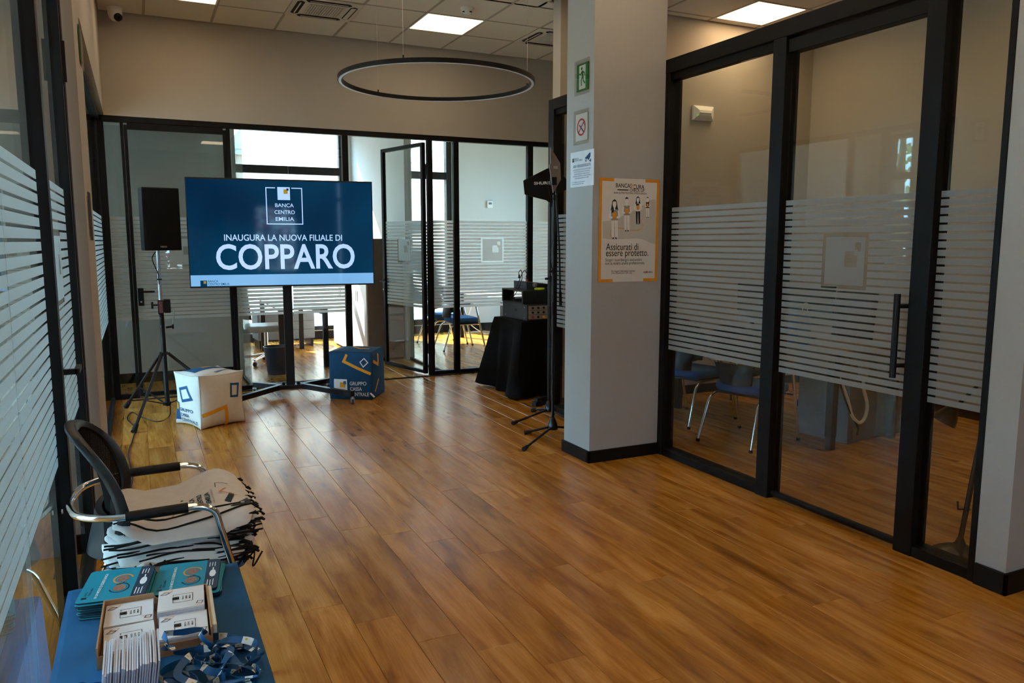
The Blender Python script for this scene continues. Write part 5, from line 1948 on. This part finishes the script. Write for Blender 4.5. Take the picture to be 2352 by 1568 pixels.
# ------------------------------------------------------------------ rear offices
t = thing('rear_desk', 'pale office desk with black legs behind the television', 'desk', (1.80, 10.50, 0), math.radians(-1))
MB().box(-0.30, 0.32, -0.95, 0.95, 0.725, 0.745).build('desktop', mat('pale_laminate', C(200, 196, 186), 0.4), t, bevel=0.003)
for x in (-0.26, 0.27):
    for y in (-0.88, 0.90):
        MB().box(x - 0.03, x + 0.03, y - 0.03, y + 0.03, 0, 0.725).build('leg', M_SOFTBLACK, t)
MB().box(0.22, 0.25, -0.86, 0.86, 0.66, 0.725).build('side_rail', M_SOFTBLACK, t)
t = thing('drawer_unit', 'grey drawer unit hung at the far end of the rear desk', 'drawer unit', (1.9, 11.85, 0), 0.05)
MB().box(-0.4, 0.42, -0.22, 0.22, 0.12, 0.52).build('body', M_GREYWOOD, t, bevel=0.003)
for k in range(3):
    d = MB().box(-0.38, 0.40, -0.232, -0.2205, 0.14 + k * 0.125, 0.255 + k * 0.125).build('drawer', M_GREYWOOD, t)
    MB().box(-0.08, 0.08, -0.242, -0.2322, 0.20 + k * 0.125, 0.208 + k * 0.125).build('handle', M_STEEL, d)
for x in (-0.36, 0.38):
    MB().box(x - 0.02, x + 0.02, -0.2, 0.2, 0.0, 0.12).build('foot', M_SOFTBLACK, t)
t = thing('rear_chair', 'white swivel chair at the pale rear desk', 'office chair', (1.43, 10.25, 0), 0.0)
swivel_chair(t, mat('white_shell', C(206, 208, 208), 0.5), M_CHROME)
t = thing('waste_bin', 'dark waste bin beside the pale rear desk', 'bin', (1.42, 9.35, 0))
b_ = MB().lathe([(0.11, 0.0), (0.15, 0.32), (0.155, 0.33), (0.145, 0.33), (0.105, 0.012)], n=28)
b_.f = b_.f[:-1]
b_.build('bucket', mat('bin_plastic', C(40, 42, 60), 0.4), t, smooth=True)
t = thing('storage_cabinet', 'white door storage cabinet with brown end panel beside the open glass door', 'cabinet', (2.885, 10.77, 0))
MB().box(-0.235, 0.245, -0.96, 0.96, 0.03, 1.585).build('body', mat('cabinet_brown', C(122, 104, 88), 0.5, var=0.08, scale=9), t)
MB().box(-0.22, 0.235, -0.95, 0.95, 0.0, 0.03).build('plinth', M_SOFTBLACK, t)
for k in range(4):
    y = -0.958 + k * 0.479
    d = MB().box(-0.253, -0.2355, y + 0.002, y + 0.477, 0.035, 1.58).build('door', mat('cabinet_white', C(224, 226, 226), 0.35), t, bevel=0.002)
    MB().box(-0.262, -0.2532, y + (0.43 if k % 2 == 0 else 0.04), y + (0.44 if k % 2 == 0 else 0.05), 0.75, 0.9).build('handle', M_STEEL, d)
t = thing('rear_desk', 'office desk with black frame in the rear office with blue chairs', 'desk', (5.02, 10.75, 0), math.radians(-2))
MB().box(-0.40, 0.40, -0.95, 0.95, 0.725, 0.745).build('desktop', MATS['pale_laminate'], t, bevel=0.003)
for x in (-0.36, 0.36):
    for y in (-0.88, 0.88):
        MB().box(x - 0.03, x + 0.03, y - 0.03, y + 0.03, 0, 0.725).build('leg', M_SOFTBLACK, t)
t = thing('wooden_pedestal', 'beige drawer pedestal in the rear office behind the draped table', 'cabinet', (5.0, 9.4, 0))
MB().box(-0.22, 0.22, -0.2, 0.2, 0.0, 0.62).build('body', mat('beige_laminate', C(186, 168, 140), 0.5), t, bevel=0.003)
for k in range(3):
    d = MB().box(-0.232, -0.2205, -0.19, 0.19, 0.02 + k * 0.2, 0.205 + k * 0.2).build('drawer', MATS['beige_laminate'], t)
    MB().box(-0.24, -0.2322, -0.06, 0.06, 0.15 + k * 0.2, 0.158 + k * 0.2).build('handle', M_STEEL, d)
cable('white_cable', 'white cable hanging behind the blue chairs in the rear office', [(5.1, 12.2, 0.45), (5.0, 12.1, 0.2), (5.2, 11.9, 0.01), (5.4, 12.0, 0.008), (5.2, 12.2, 0.008), (4.9, 12.1, 0.008)], 0.006, M_WHITEP)
for x in (0.3, 0.75):
    t = thing('downlight', 'round recessed downlight in the small rear lobby', 'ceiling light', (x, 8.98, 2.75), 0, 'downlights of the rear lobby')
    MB().lathe([(0.05, 0.0), (0.055, 0.006), (0.055, 0.02)], n=24).build('rim', M_WHITEP, t, smooth=True)
    MB().lathe([(0.044, -0.002), (0.044, -0.0005)], n=24).build('lens', M_PANELC, t)
wall('ceiling_rear', 'lowered white ceiling of the small rear lobby', [(-0.36, 0.98, 8.56, 9.42, 2.77, 2.82)], M_WALLW)

# ------------------------------------------------------------------ drawstring bags piled on the mesh chair
M_BAG = mat('bag_cotton', C(222, 214, 208), 0.9, var=0.04, scale=30, bump=0.15)
M_CORD = mat('black_cord', C(12, 12, 13), 0.9, var=0.2, scale=200, bump=0.3)
M_PATCH = mat('black_patch', C(28, 25, 22), 0.5)
M_BNAVY = mat('bag_navy', C(24, 58, 70), 0.8)
NB = 9
for i in range(NB):
    rr = random.Random(40 + i)
    topmost = i == NB - 1
    zc = 0.482 + i * 0.0155
    t = thing('drawstring_bag', ('white printed drawstring bag lying on top of the chair pile' if topmost else
              'white drawstring bag with black cords folded in the chair pile, layer %s above the seat' % ('one', 'two', 'three', 'four', 'five', 'six', 'seven', 'eight')[i]),
              'bag', (0.095 + rr.uniform(-0.02, 0.02), 2.985 + rr.uniform(-0.018, 0.018), zc), rr.uniform(-0.10, 0.10), 'drawstring bags piled on the chair')
    LX, LY, TH = 0.235 + rr.uniform(-0.01, 0.012), 0.205 + rr.uniform(-0.01, 0.012), 0.0068
    p1, p2, p3 = rr.uniform(0, 6), rr.uniform(0, 6), rr.uniform(0, 6)
    amp = 0.0045 if not topmost else 0.006

    def Hh(x, y, amp=amp, p1=p1, p2=p2, p3=p3, topmost=topmost, i=i):
        h = amp * math.sin(14 * x + 9 * y + p1) + amp * 0.6 * math.sin(31 * x - 17 * y + p2) + amp * 0.35 * math.sin(50 * y + 12 * x + p3)
        e = max(0.0, -y - 0.13)
        h -= 6.5 * e * e                                   # droops over the near edge
        if topmost:
            h += 0.045 * math.exp(-((x - 0.13) / 0.09) ** 2) * (0.6 + 0.8 * y / 0.2) + 0.018 * math.exp(-((x + 0.19) / 0.05) ** 2)
        return h

    def outline(a, LX=LX, LY=LY, p1=p1):
        c, s = math.cos(a), math.sin(a)
        k = 1 + 0.012 * math.sin(7 * a + p1) + 0.01 * math.sin(11 * a)
        return (math.copysign(abs(c) ** 0.32, c) * LX * k, math.copysign(abs(s) ** 0.32, s) * LY * k)
    n = 56
    vs, fs = [], []
    rings = [(0.02, 0), (0.35, 0), (0.65, 0), (0.85, 0), (0.96, 0), (1.0, 1), (0.96, 2), (0.6, 2), (0.02, 2)]
    for k, sd in rings:
        for j in range(n):
            x, y = outline(2 * PI * j / n)
            x, y = x * k, y * k
            z = Hh(x, y) + (TH if sd == 0 else (0 if sd == 1 else -TH * 0.6))
            if topmost and sd == 2:
                z = min(z, 0.0)
            vs.append((x, y, z))
    for r in range(len(rings) - 1):
        for j in range(n):
            l = (j + 1) % n
            fs.append((r * n + j, r * n + l, (r + 1) * n + l, (r + 1) * n + j))
    MB().add(vs, fs).build('fabric', M_BAG, t, smooth=True)
    # cords along the near edge and corner patch with eyelet
    for q_ in range(2 if topmost else 5):
        y0 = -0.11 - 0.045 * q_ if topmost else -LY + 0.004 + 0.008 * q_ + rr.uniform(-0.004, 0.004)
        w0, w1 = (-0.97, 0.97) if topmost or q_ < 2 else (rr.uniform(-0.95, -0.3), rr.uniform(0.4, 0.98))
        pts = []
        for k in range(15):
            x = LX * (w0 + (w1 - w0) * k / 14)
            y = y0 + (0.012 if topmost else 0.005) * math.sin(11 * x + p2 + q_) - (0.02 if topmost else 0.0) * (1 - (2 * k / 14 - 1) ** 2)
            pts.append((x, y, Hh(x, y) + TH + 0.002 - (0.0 if topmost else 0.010 * (0.5 + 0.5 * math.sin(7 * x + q_ * 2 + p3)))))
        MB().tube(pts, 0.0034, 6).build('cord', M_CORD, t, smooth=True)
    px0, py0 = LX * 0.88, -LY * (0.55 if topmost else 0.80)
    tri = [(px0 - 0.055, py0 - 0.02), (px0 + 0.02, py0 - 0.028), (px0 + 0.012, py0 + 0.05)]
    mb = MB()
    mb.prism(tri, 0.0012, 0.0032, lambda u, v, w: Vector((u, v, Hh(u, v) + TH + w)))
    pt_ = mb.build('corner_patch', M_PATCH, t)
    ex, ey = px0 - 0.012, py0 - 0.002
    MB().tube([(ex + 0.006 * math.cos(a * PI / 6), ey + 0.006 * math.sin(a * PI / 6), Hh(ex, ey) + TH + 0.005) for a in range(12)], 0.0016, 6, closed=True).build('eyelet', M_STEEL, pt_)
    for k in range(7):
        y = -LY * 0.9 + 1.7 * LY * k / 6 + rr.uniform(-0.012, 0.012)
        z = Hh(LX, y)
        MB().tube([(LX - 0.03, y, z + 0.004), (LX - 0.004, y + rr.uniform(-0.008, 0.008), z + 0.003), (LX + 0.004 + rr.uniform(0, 0.008), y + rr.uniform(-0.012, 0.012), z - 0.004)], [0.003, 0.0062, 0.0045], 6).build('cord_end', M_CORD, t, smooth=True)
    if i in (2, 4, 6):
        x = 0.06 + 0.05 * (i / 2 - 1)
        for e_ in range(2):
            y = -LY - 0.004
            d = 0.05 + 0.0155 * i + 0.02 * e_
            MB().tube(smooth_path([(x - 0.10, y + 0.012, Hh(x, -LY) + 0.004), (x - 0.02, y - 0.004, Hh(x, -LY) - 0.004), (x + 0.02 + 0.02 * e_, y - 0.012, -d * 0.6), (x + 0.005 + 0.03 * e_, y - 0.012, -d), (x + 0.05 + 0.02 * e_, y - 0.010, -d * 0.7)], 6), 0.003, 6).build('hanging_cord', M_CORD, t, smooth=True)
    if topmost:
        fn = lambda u, v: (u, v, Hh(u, v) + TH + 0.0016)
        g = Print(fn)
        for k, s in enumerate(('BANCA', 'CENTRO', 'EMILIA')):
            g.fit(s, 0.030 + 0.026 * k, -0.055, 0.082 + (0.01 if k == 1 else 0), 0.017, 0.03, rot=PI / 2)
        g.fit('BANCACENTROEMILIA.IT', 0.100, -0.045, 0.105, 0.006, 0.0, rot=PI / 2)
        g.poly([(0.135, -0.085), (0.155, -0.10), (0.178, -0.030), (0.162, -0.022)])
        g.line([(0.118, 0.02), (0.122, 0.062), (0.168, 0.058)], 0.003)
        g.build('navy_print', M_BNAVY, t)
        g = Print(fn)
        g.line([(0.172, 0.045), (0.128, -0.02), (0.186, -0.038)], 0.005)
        g.line([(-0.045, -0.135), (-0.03, -0.105), (-0.012, -0.122)], 0.004)
        g.build('orange_print', mat('bag_orange', C(208, 120, 40), 0.8), t)
# one more bag sliding down beside the seat
t = thing('drawstring_bag', 'crumpled white drawstring bag hanging below the chair pile beside the back', 'bag', (-0.075, 2.755, 0.40), 0.15, 'drawstring bags piled on the chair')
mb = MB()
mb.grid(lambda u, v: (-0.10 + 0.20 * u + 0.02 * v * math.sin(9 * v), -0.008 - 0.028 * v + 0.012 * math.sin(16 * u + 3 * v) * (0.3 + v), 0.085 - 0.20 * v + 0.012 * math.sin(11 * u)), 20, 12)
o = mb.build('fabric', M_BAG, t, smooth=True)
sd = o.modifiers.new('thickness', 'SOLIDIFY')
sd.thickness = 0.006
for k in range(5):
    x = -0.08 + 0.045 * k
    MB().tube(smooth_path([(x, -0.01, 0.09), (x + 0.03, -0.045, 0.03), (x + 0.055, -0.055, -0.03)], 5), 0.0034, 6).build('cord', M_CORD, t, smooth=True)

# ------------------------------------------------------------------ low table with blue cloth and give-aways
LT = 0.474
t = thing('low_table', 'low table hidden under the blue cloth', 'table', (-0.002, 2.12, 0))
MB().box(-0.235, 0.235, -0.53, 0.53, LT - 0.04, LT - 0.006).build('tabletop', M_BROWNWOOD, t)
for x in (-0.19, 0.19):
    for y in (-0.48, 0.48):
        MB().tube([(x, y, 0), (x, y, LT - 0.04)], 0.016, 10).build('leg', M_CHROME, t, smooth=True)
M_CLOTHB = mat('blue_cloth', C(0, 80, 128), 0.8, var=0.12, scale=9, bump=0.15)
draped_cloth('blue_tablecloth', 'bright blue cloth draped over the low table of give-aways', -0.002, 2.12, 0.245, 0.545, LT, 0.13, 0.018, M_CLOTHB, folds=11, amp=0.010, seed=5)

M_TEAL = mat('teal_print', C(0, 138, 164), 0.55, var=0.02)
M_PADNAVY = mat('pad_navy', C(10, 52, 78), 0.55, var=0.03)
M_PADEDGE = mat('pad_rubber', C(10, 40, 52), 0.85)
M_SKIN = mat('photo_tint', C(150, 104, 86), 0.6, var=0.5, scale=260)
PH = 0.0050


def rr_poly(hx, hy, r, n=5):
    pts = []
    for cx, cy_, a0 in ((hx - r, hy - r, 0), (-hx + r, hy - r, 90), (-hx + r, -hy + r, 180), (hx - r, -hy + r, 270)):
        for k in range(n + 1):
            a = math.radians(a0 + 90 * k / n)
            pts.append((cx + r * math.cos(a), cy_ + r * math.sin(a)))
    return pts


def mousepad(label, loc, rz, top, group):
    t = thing('mouse_pad', label, 'mouse pad', loc, rz, group)
    MB().prism(rr_poly(0.092, 0.114, 0.014), 0.0, PH - 0.0006, lambda u, v, w: Vector((u, v, w))).build('rubber_base', M_PADEDGE, t)
    MB().prism(rr_poly(0.092, 0.114, 0.014), PH - 0.0006, PH - 0.0001, lambda u, v, w: Vector((u, v, w))).build('printed_face', M_TEAL, t)
    if top:
        f = lambda d: (lambda u, v: (u, v, PH + d))
        Print(f(0.0002)).poly([p for p in rr_poly(0.092, 0.114, 0.014) if p[0] > 0.052] + [(0.052, -0.114), (0.052, 0.114)][::1] if False else [(0.052, -0.114), (0.078, -0.114), (0.088, -0.110), (0.092, -0.100), (0.092, 0.100), (0.088, 0.110), (0.078, 0.114), (0.052, 0.114)]).build('navy_band', M_PADNAVY, t)
        g = Print(f(0.0004))
        g.fit('IN UN MODO DI ESSERE BANCA', -0.042, -0.005, 0.175, 0.0085, 0.02, rot=PI / 2)
        g.poly([(0.066, -0.02), (0.073, -0.026), (0.080, -0.02), (0.083, 0.0), (0.080, 0.022), (0.073, 0.03), (0.066, 0.022), (0.063, 0.0)])
        g.line([(0.073, 0.03), (0.073, 0.046)], 0.004)
        for k in range(3):
            g.rect(0.060 + 0.008 * k, 0.0625 + 0.008 * k, 0.055 + 0.004 * (k % 2), 0.09)
            g.rect(0.060 + 0.008 * k, 0.0625 + 0.008 * k, -0.09, -0.045 - 0.004 * (k % 2))
        g.build('white_print', M_WHITEPR, t)
        g = Print(f(0.0004))
        g.ring(0.012, 0.032, 0.026, 0.0055, 28, 0.2, 4.9, r2=0.032)
        g.build('orange_loop', mat('loop_orange', C(224, 140, 60), 0.6), t)
        g = Print(f(0.0005))
        g.ring(0.012, -0.034, 0.026, 0.0045, 28, -2.9, 1.8, r2=0.032)
        g.line([(0.020, 0.002), (0.0, -0.01)], 0.005)
        g.rect(-0.080, -0.066, -0.092, -0.078)
        g.fit('BANCA', -0.073, -0.055, 0.03, 0.006, 0.02, rot=PI / 2)
        g.fit('CENTRO EMILIA', -0.063, -0.042, 0.055, 0.006, 0.02, rot=PI / 2)
        g.build('navy_loop', M_PADNAVY, t)
        g = Print(f(0.0006))
        g.disc(0.012, 0.032, 0.017, 20, 0.022).disc(0.012, -0.034, 0.017, 20, 0.022)
        g.build('photo_print', M_SKIN, t)
    return t


cnt = ('first', 'second', 'third', 'fourth', 'fifth', 'sixth', 'seventh', 'eighth', 'ninth', 'tenth')
rr = random.Random(3)
base = LT + 0.0045
for i in range(10):
    last = i == 9
    mousepad('teal mouse pad with orange loop topping the taller stack' if last else 'teal mouse pad in the taller stack, %s from the cloth' % cnt[i],
             (-0.110 + (0 if last else rr.uniform(-0.006, 0.006) + 0.012 * (1 - i / 9)), 2.533 + (0 if last else rr.uniform(-0.006, 0.006) - 0.012 * (1 - i / 9)), base + i * PH), math.radians(-9) + (0 if last else rr.uniform(-0.05, 0.05)), last, 'mouse pads on the low table')
for i in range(6):
    last = i == 5
    mousepad('teal mouse pad with orange loop topping the shorter stack by the box' if last else 'teal mouse pad in the shorter stack, %s from the cloth' % cnt[i],
             (0.088 + (0 if last else rr.uniform(-0.003, 0.012)), 2.545 + (0 if last else rr.uniform(-0.012, 0.004)), base + i * PH), math.radians(-8) + (0 if last else rr.uniform(-0.06, 0.04)), last, 'mouse pads on the low table')

# cardboard tray with packs of notepads
M_CARD = mat('cardboard', C(176, 132, 92), 0.85, var=0.06, scale=60)
M_CARDW = mat('cardboard_white', C(222, 212, 192), 0.8)
BX, BY = -0.008, 2.255
t = thing('cardboard_tray', 'open cardboard tray box with a notched rear wall', 'box', (BX, BY, base), math.radians(-1.5))
hx, hy, hz = 0.138, 0.145, 0.058
MB().box(-hx, hx, -hy, hy, 0, 0.003).build('bottom', M_CARD, t)
# far wall with round notch
poly = [(-hx, 0.003), (hx, 0.003), (hx, hz), (0.03, hz)] + [(0.012 + 0.02 * math.cos(a * PI / 8), hz - 0.022 * math.sin(a * PI / 8)) for a in range(1, 8)] + [(-0.008, hz), (-hx, hz)]
MB().prism(poly, hy - 0.004, hy, lambda u, v, w: Vector((u, w, v))).build('rear_wall', M_CARD, t)
MB().box(-hx, -hx + 0.004, -hy, hy - 0.004, 0.003, hz).build('side_wall', M_CARD, t)
MB().box(hx - 0.004, hx, -hy, hy - 0.004, 0.003, hz).build('side_wall', M_CARD, t)
MB().box(hx, hx + 0.012, -hy + 0.02, hy - 0.01, 0.01, hz - 0.002).build('side_flap', M_CARDW, t, bevel=0.003)
MB().box(-hx + 0.004, hx - 0.004, -hy, -hy + 0.004, 0.003, hz * 0.6).build('front_wall', M_CARD, t)
M_PAPER = mat('white_paper', C(232, 228, 228), 0.4, var=0.015, coat=0.3)
M_PAPERE = mat('paper_edge', C(206, 206, 220), 0.6, var=0.1, scale=200)


def notepad(label, loc, rz, h, group, nx=0.061, ny=0.068):
    t = thing('notepad_pack', label, 'notepad', loc, rz, group)
    n = max(3, int(h / 0.006))
    for k in range(n):
        z = h * k / n
        dx, dy = R.uniform(-0.001, 0.001), R.uniform(-0.001, 0.001)
        MB().box(-nx + dx, nx + dx, -ny + dy, ny + dy, z + 0.0004, z + h / n - 0.0004).build('pad_block', M_PAPERE if k < n - 1 else M_PAPER, t)
    f = lambda u, v: (u, v, h + 0.0003)
    g = Print(f)
    g.line([(-0.022, -0.012), (-0.022, -0.028), (0.030, -0.028), (0.030, 0.024), (-0.022, 0.024), (-0.022, 0.014)], 0.0016, n=1)
    g.rect(-0.024, -0.006, -0.010, 0.009)
    for k, s in enumerate(('BANCA', 'CENTRO', 'EMILIA')):
        g.fit(s, 0.004 + 0.009 * k, -0.001, 0.024, 0.0048, 0.02, rot=PI / 2)
    g.line([(-0.056, 0.036), (-0.044, 0.050), (-0.032, 0.046), (-0.042, 0.034)], 0.0022, True)
    g.line([(0.040, -0.052), (0.044, -0.038), (0.058, -0.040), (0.054, -0.054)], 0.0022, True)
    g.build('navy_print', M_DARKPR, t)
    g = Print(f)
    g.line([(-0.048, 0.054), (-0.038, 0.060), (-0.024, 0.058), (-0.030, 0.046)], 0.0016, True)
    g.line([(0.036, -0.060), (0.046, -0.064), (0.056, -0.060)], 0.0016)
    g.rect(-0.016, -0.010, -0.004, 0.002)
    g.build('orange_print', M_ORANGE, t)
    return t


gp = 'notepads packed in the cardboard tray'
notepad('white notepad pack beside the notch and the taller pad stack', (BX - 0.068, BY + 0.072, base + 0.0035), -0.03, 0.040, gp)
notepad('white notepad pack standing highest in the cardboard tray', (BX + 0.068, BY + 0.070, base + 0.0035), -0.06, 0.056, gp)
notepad('white notepad pack half under the upright card sleeves', (BX - 0.066, BY - 0.068, base + 0.0035), 0.02, 0.037, gp)
notepad('white notepad pack half under the lanyards', (BX + 0.066, BY - 0.068, base + 0.0035), -0.04, 0.040, gp)

# upright clear card sleeves in front of the tray
M_SLEEVE = mat('sleeve_plastic', C(214, 216, 228), 0.25, var=0.04, coat=0.5)
for i in range(22):
    x = -0.132 + 0.0053 * i
    lean = 0.16 + 0.006 * i + R.uniform(-0.02, 0.02)
    t = thing('card_sleeve', 'white plastic card sleeve standing in the row before the tray', 'card sleeve', (x, 1.985 + R.uniform(-0.006, 0.006), base), 0.0, 'card sleeves standing in a row')
    hgt = 0.098 + R.uniform(-0.005, 0.004)
    M = Matrix.Rotation(lean * 0.5, 4, 'Y')
    MB().box(-0.0021, 0.0021, -0.085, 0.085, 0.001, hgt, M).build('sleeve', M_SLEEVE, t, bevel=0.0006)
    MB().box(-0.0023, 0.0023, -0.083, 0.083, hgt * 0.80, hgt * 0.86, M).build('printed_line', mat('sleeve_print', C(128, 146, 164), 0.5), t)

# lanyards
M_LAN = mat('lanyard_ribbon', C(12, 84, 136), 0.5, var=0.25, scale=40)
M_LYEL = mat('lanyard_yellow', C(214, 190, 50), 0.6)


def lanyard(label, cx, cy_, z, rx, ry, seed, tilt):
    rr = random.Random(seed)
    t = thing('lanyard', label, 'lanyard', (cx, cy_, z), rr.uniform(0, 3), 'printed lanyards heaped on the low table')
    n = 90
    p = [rr.uniform(0, 6) for _ in range(6)]

    def pos(k):
        a = 2 * PI * k / n
        return Vector((rx * math.cos(a) + 0.016 * math.cos(3 * a + p[0]) + 0.008 * math.cos(5 * a + p[1]), ry * math.sin(a) + 0.014 * math.sin(2 * a + p[2]) + 0.008 * math.sin(5 * a + p[3]), 0.016 + 0.010 * math.sin(2 * a + p[4]) + 0.007 * math.sin(3 * a + p[5])))

    def fr(k):
        d = (pos(k + 1) - pos(k - 1)).normalized()
        side = d.cross(Vector((0, 0, 1))).normalized()
        tw = tilt + 0.9 * math.sin(2 * PI * k / n * 2 + p[1])
        w = side * math.cos(tw) + side.cross(d) * math.sin(tw)
        nn = d.cross(w).normalized()
        return pos(k), w, nn
    mb = MB()
    vs, fs = [], []
    for k in range(n):
        c, w, nn = fr(k)
        for s, e in ((-1, 1), (1, 1), (1, -1), (-1, -1)):
            vs.append(c + w * (0.0095 * s) + nn * (0.0005 * e))
    for k in range(n):
        l = (k + 1) % n
        for i in range(4):
            j = (i + 1) % 4
            fs.append((k * 4 + i, k * 4 + j, l * 4 + j, l * 4 + i))
    mb.add(vs, fs).build('ribbon', M_LAN, t, smooth=True)
    for k0 in range(3, n, 15):
        pb, pd = MB(), MB()
        for e in (1, -1):
            q_, d_ = [], []
            for k in (k0, k0 + 1, k0 + 2, k0 + 3):
                c, w, nn = fr(k)
                q_ += [c + w * 0.0092 + nn * (0.0009 * e), c - w * 0.0092 + nn * (0.0009 * e)]
            pb.add(q_, [(0, 1, 3, 2), (2, 3, 5, 4), (4, 5, 7, 6)])
            c, w, nn = fr(k0 + 2)
            d = (pos(k0 + 3) - pos(k0 + 1)).normalized()
            pd.add([c + (w * a + d * b) * 0.003 + w * 0.003 + nn * (0.0013 * e) for a, b in ((-1, -1), (1, -1), (1, 1), (-1, 1))], [(0, 1, 2, 3)])
        f1 = pb.build('logo_patch', M_WHITEPR, t)
        pd.build('logo_square', M_LYEL, f1)
    return t


LL = [(0.060, 2.065, 0.040, 0.055, 0.050), (0.135, 2.055, 0.0, 0.060, 0.045), (0.175, 2.02, 0.0, 0.050, 0.060), (0.085, 1.985, 0.0, 0.075, 0.060), (0.150, 1.975, 0.020, 0.070, 0.050), (0.105, 1.945, 0.022, 0.085, 0.050), (0.060, 1.93, 0.004, 0.060, 0.055), (0.165, 1.91, 0.006, 0.055, 0.050), (0.11, 1.88, 0.02, 0.075, 0.045), (-0.170, 1.965, 0.0, 0.030, 0.070)]
for i, (x, y, z, a, b) in enumerate(LL):
    lanyard('blue printed lanyard lying beside the card sleeves away from the heap' if i == 9 else ('blue printed lanyard draped over the notepad packs' if i == 0 else 'blue printed lanyard looped in the heap'), x, y, base + z, a, b, 70 + i, 0.7 if i % 2 else 1.1)

# ------------------------------------------------------------------ outside
o = MB().box(-60, 60, -60, 70, -0.4, -0.14).build('ground', mat('pavement', C(176, 170, 160), 0.9, var=0.08, scale=2))
tag(o, 'pale paved ground outside the building', 'ground', kind='structure')
t = thing('street_building', 'peach rendered building with white mouldings across the street', 'building', (0, 17.0, -0.14))
M_PEACH = mat('peach_render', C(230, 192, 170), 0.9, var=0.04, scale=1.5)
M_MOULD = mat('white_moulding', C(232, 228, 222), 0.8, var=0.03)
MB().box(-14, 20, 0, 6, 0, 4.75).build('facade', M_PEACH, t)
MB().box(-14, 20, -0.10, -0.001, 3.55, 3.66).build('cornice', M_MOULD, t)
MB().box(-14, 20, -0.06, -0.001, 3.44, 3.549).build('string_course', M_MOULD, t)
for k in range(-6, 9):
    x0 = 2.15 + k * 1.6
    f = MB()
    f.box(x0, x0 + 0.1, -0.05, -0.001, 3.70, 4.6).box(x0 + 0.72, x0 + 0.82, -0.05, -0.001, 3.70, 4.6).box(x0 + 0.1, x0 + 0.72, -0.05, -0.001, 4.5, 4.6).box(x0 + 0.1, x0 + 0.72, -0.05, -0.001, 3.92, 4.0)
    f.build('panel_moulding', M_MOULD, t)
M_LEAFG = mat('green_leaf', C(150, 164, 110), 0.7, var=0.3, scale=3)
M_LEAFR = mat('red_leaf', C(124, 40, 56), 0.7, var=0.3, scale=3)
M_BARK = mat('bark', C(84, 70, 58), 0.9, var=0.2)


def tree(label, loc, h, r, m, seed):
    rr = random.Random(seed)
    t = thing('tree', label, 'tree', loc)
    MB().tube([(0, 0, 0), (0.05, 0.03, h * 0.35), (0.0, 0.05, h * 0.7)], [0.16, 0.12, 0.05], 8).build('trunk', M_BARK, t, smooth=True)
    mb = MB()
    for _ in range(1000):
        while True:
            p = Vector((rr.uniform(-1, 1), rr.uniform(-1, 1), rr.uniform(-1, 1)))
            if p.length < 1:
                break
        c = Vector((p.x * r, p.y * r, h * 0.62 + p.z * h * 0.38))
        a = Vector((rr.uniform(-1, 1), rr.uniform(-1, 1), rr.uniform(-1, 1))).normalized()
        b = a.orthogonal().normalized()
        s = rr.uniform(0.07, 0.14)
        mb.add([c + a * s, c + b * s * 0.5, c - a * s, c - b * s * 0.5], [(0, 1, 2, 3)])
    o = mb.build('foliage', m, t)
    o['kind'] = 'stuff'
    return t


tree('leafy green tree outside the side windows near the speaker corner', (-6.6, 10.5, -0.14), 5.6, 2.3, M_LEAFG, 5)
tree('leafy green tree outside the side windows near the mesh chair', (-7.2, 2.6, -0.14), 5.4, 2.0, M_LEAFG, 6)
tree('dark red leaved tree outside the street front', (0.6, -7.6, -0.14), 3.2, 1.8, M_LEAFR, 7)
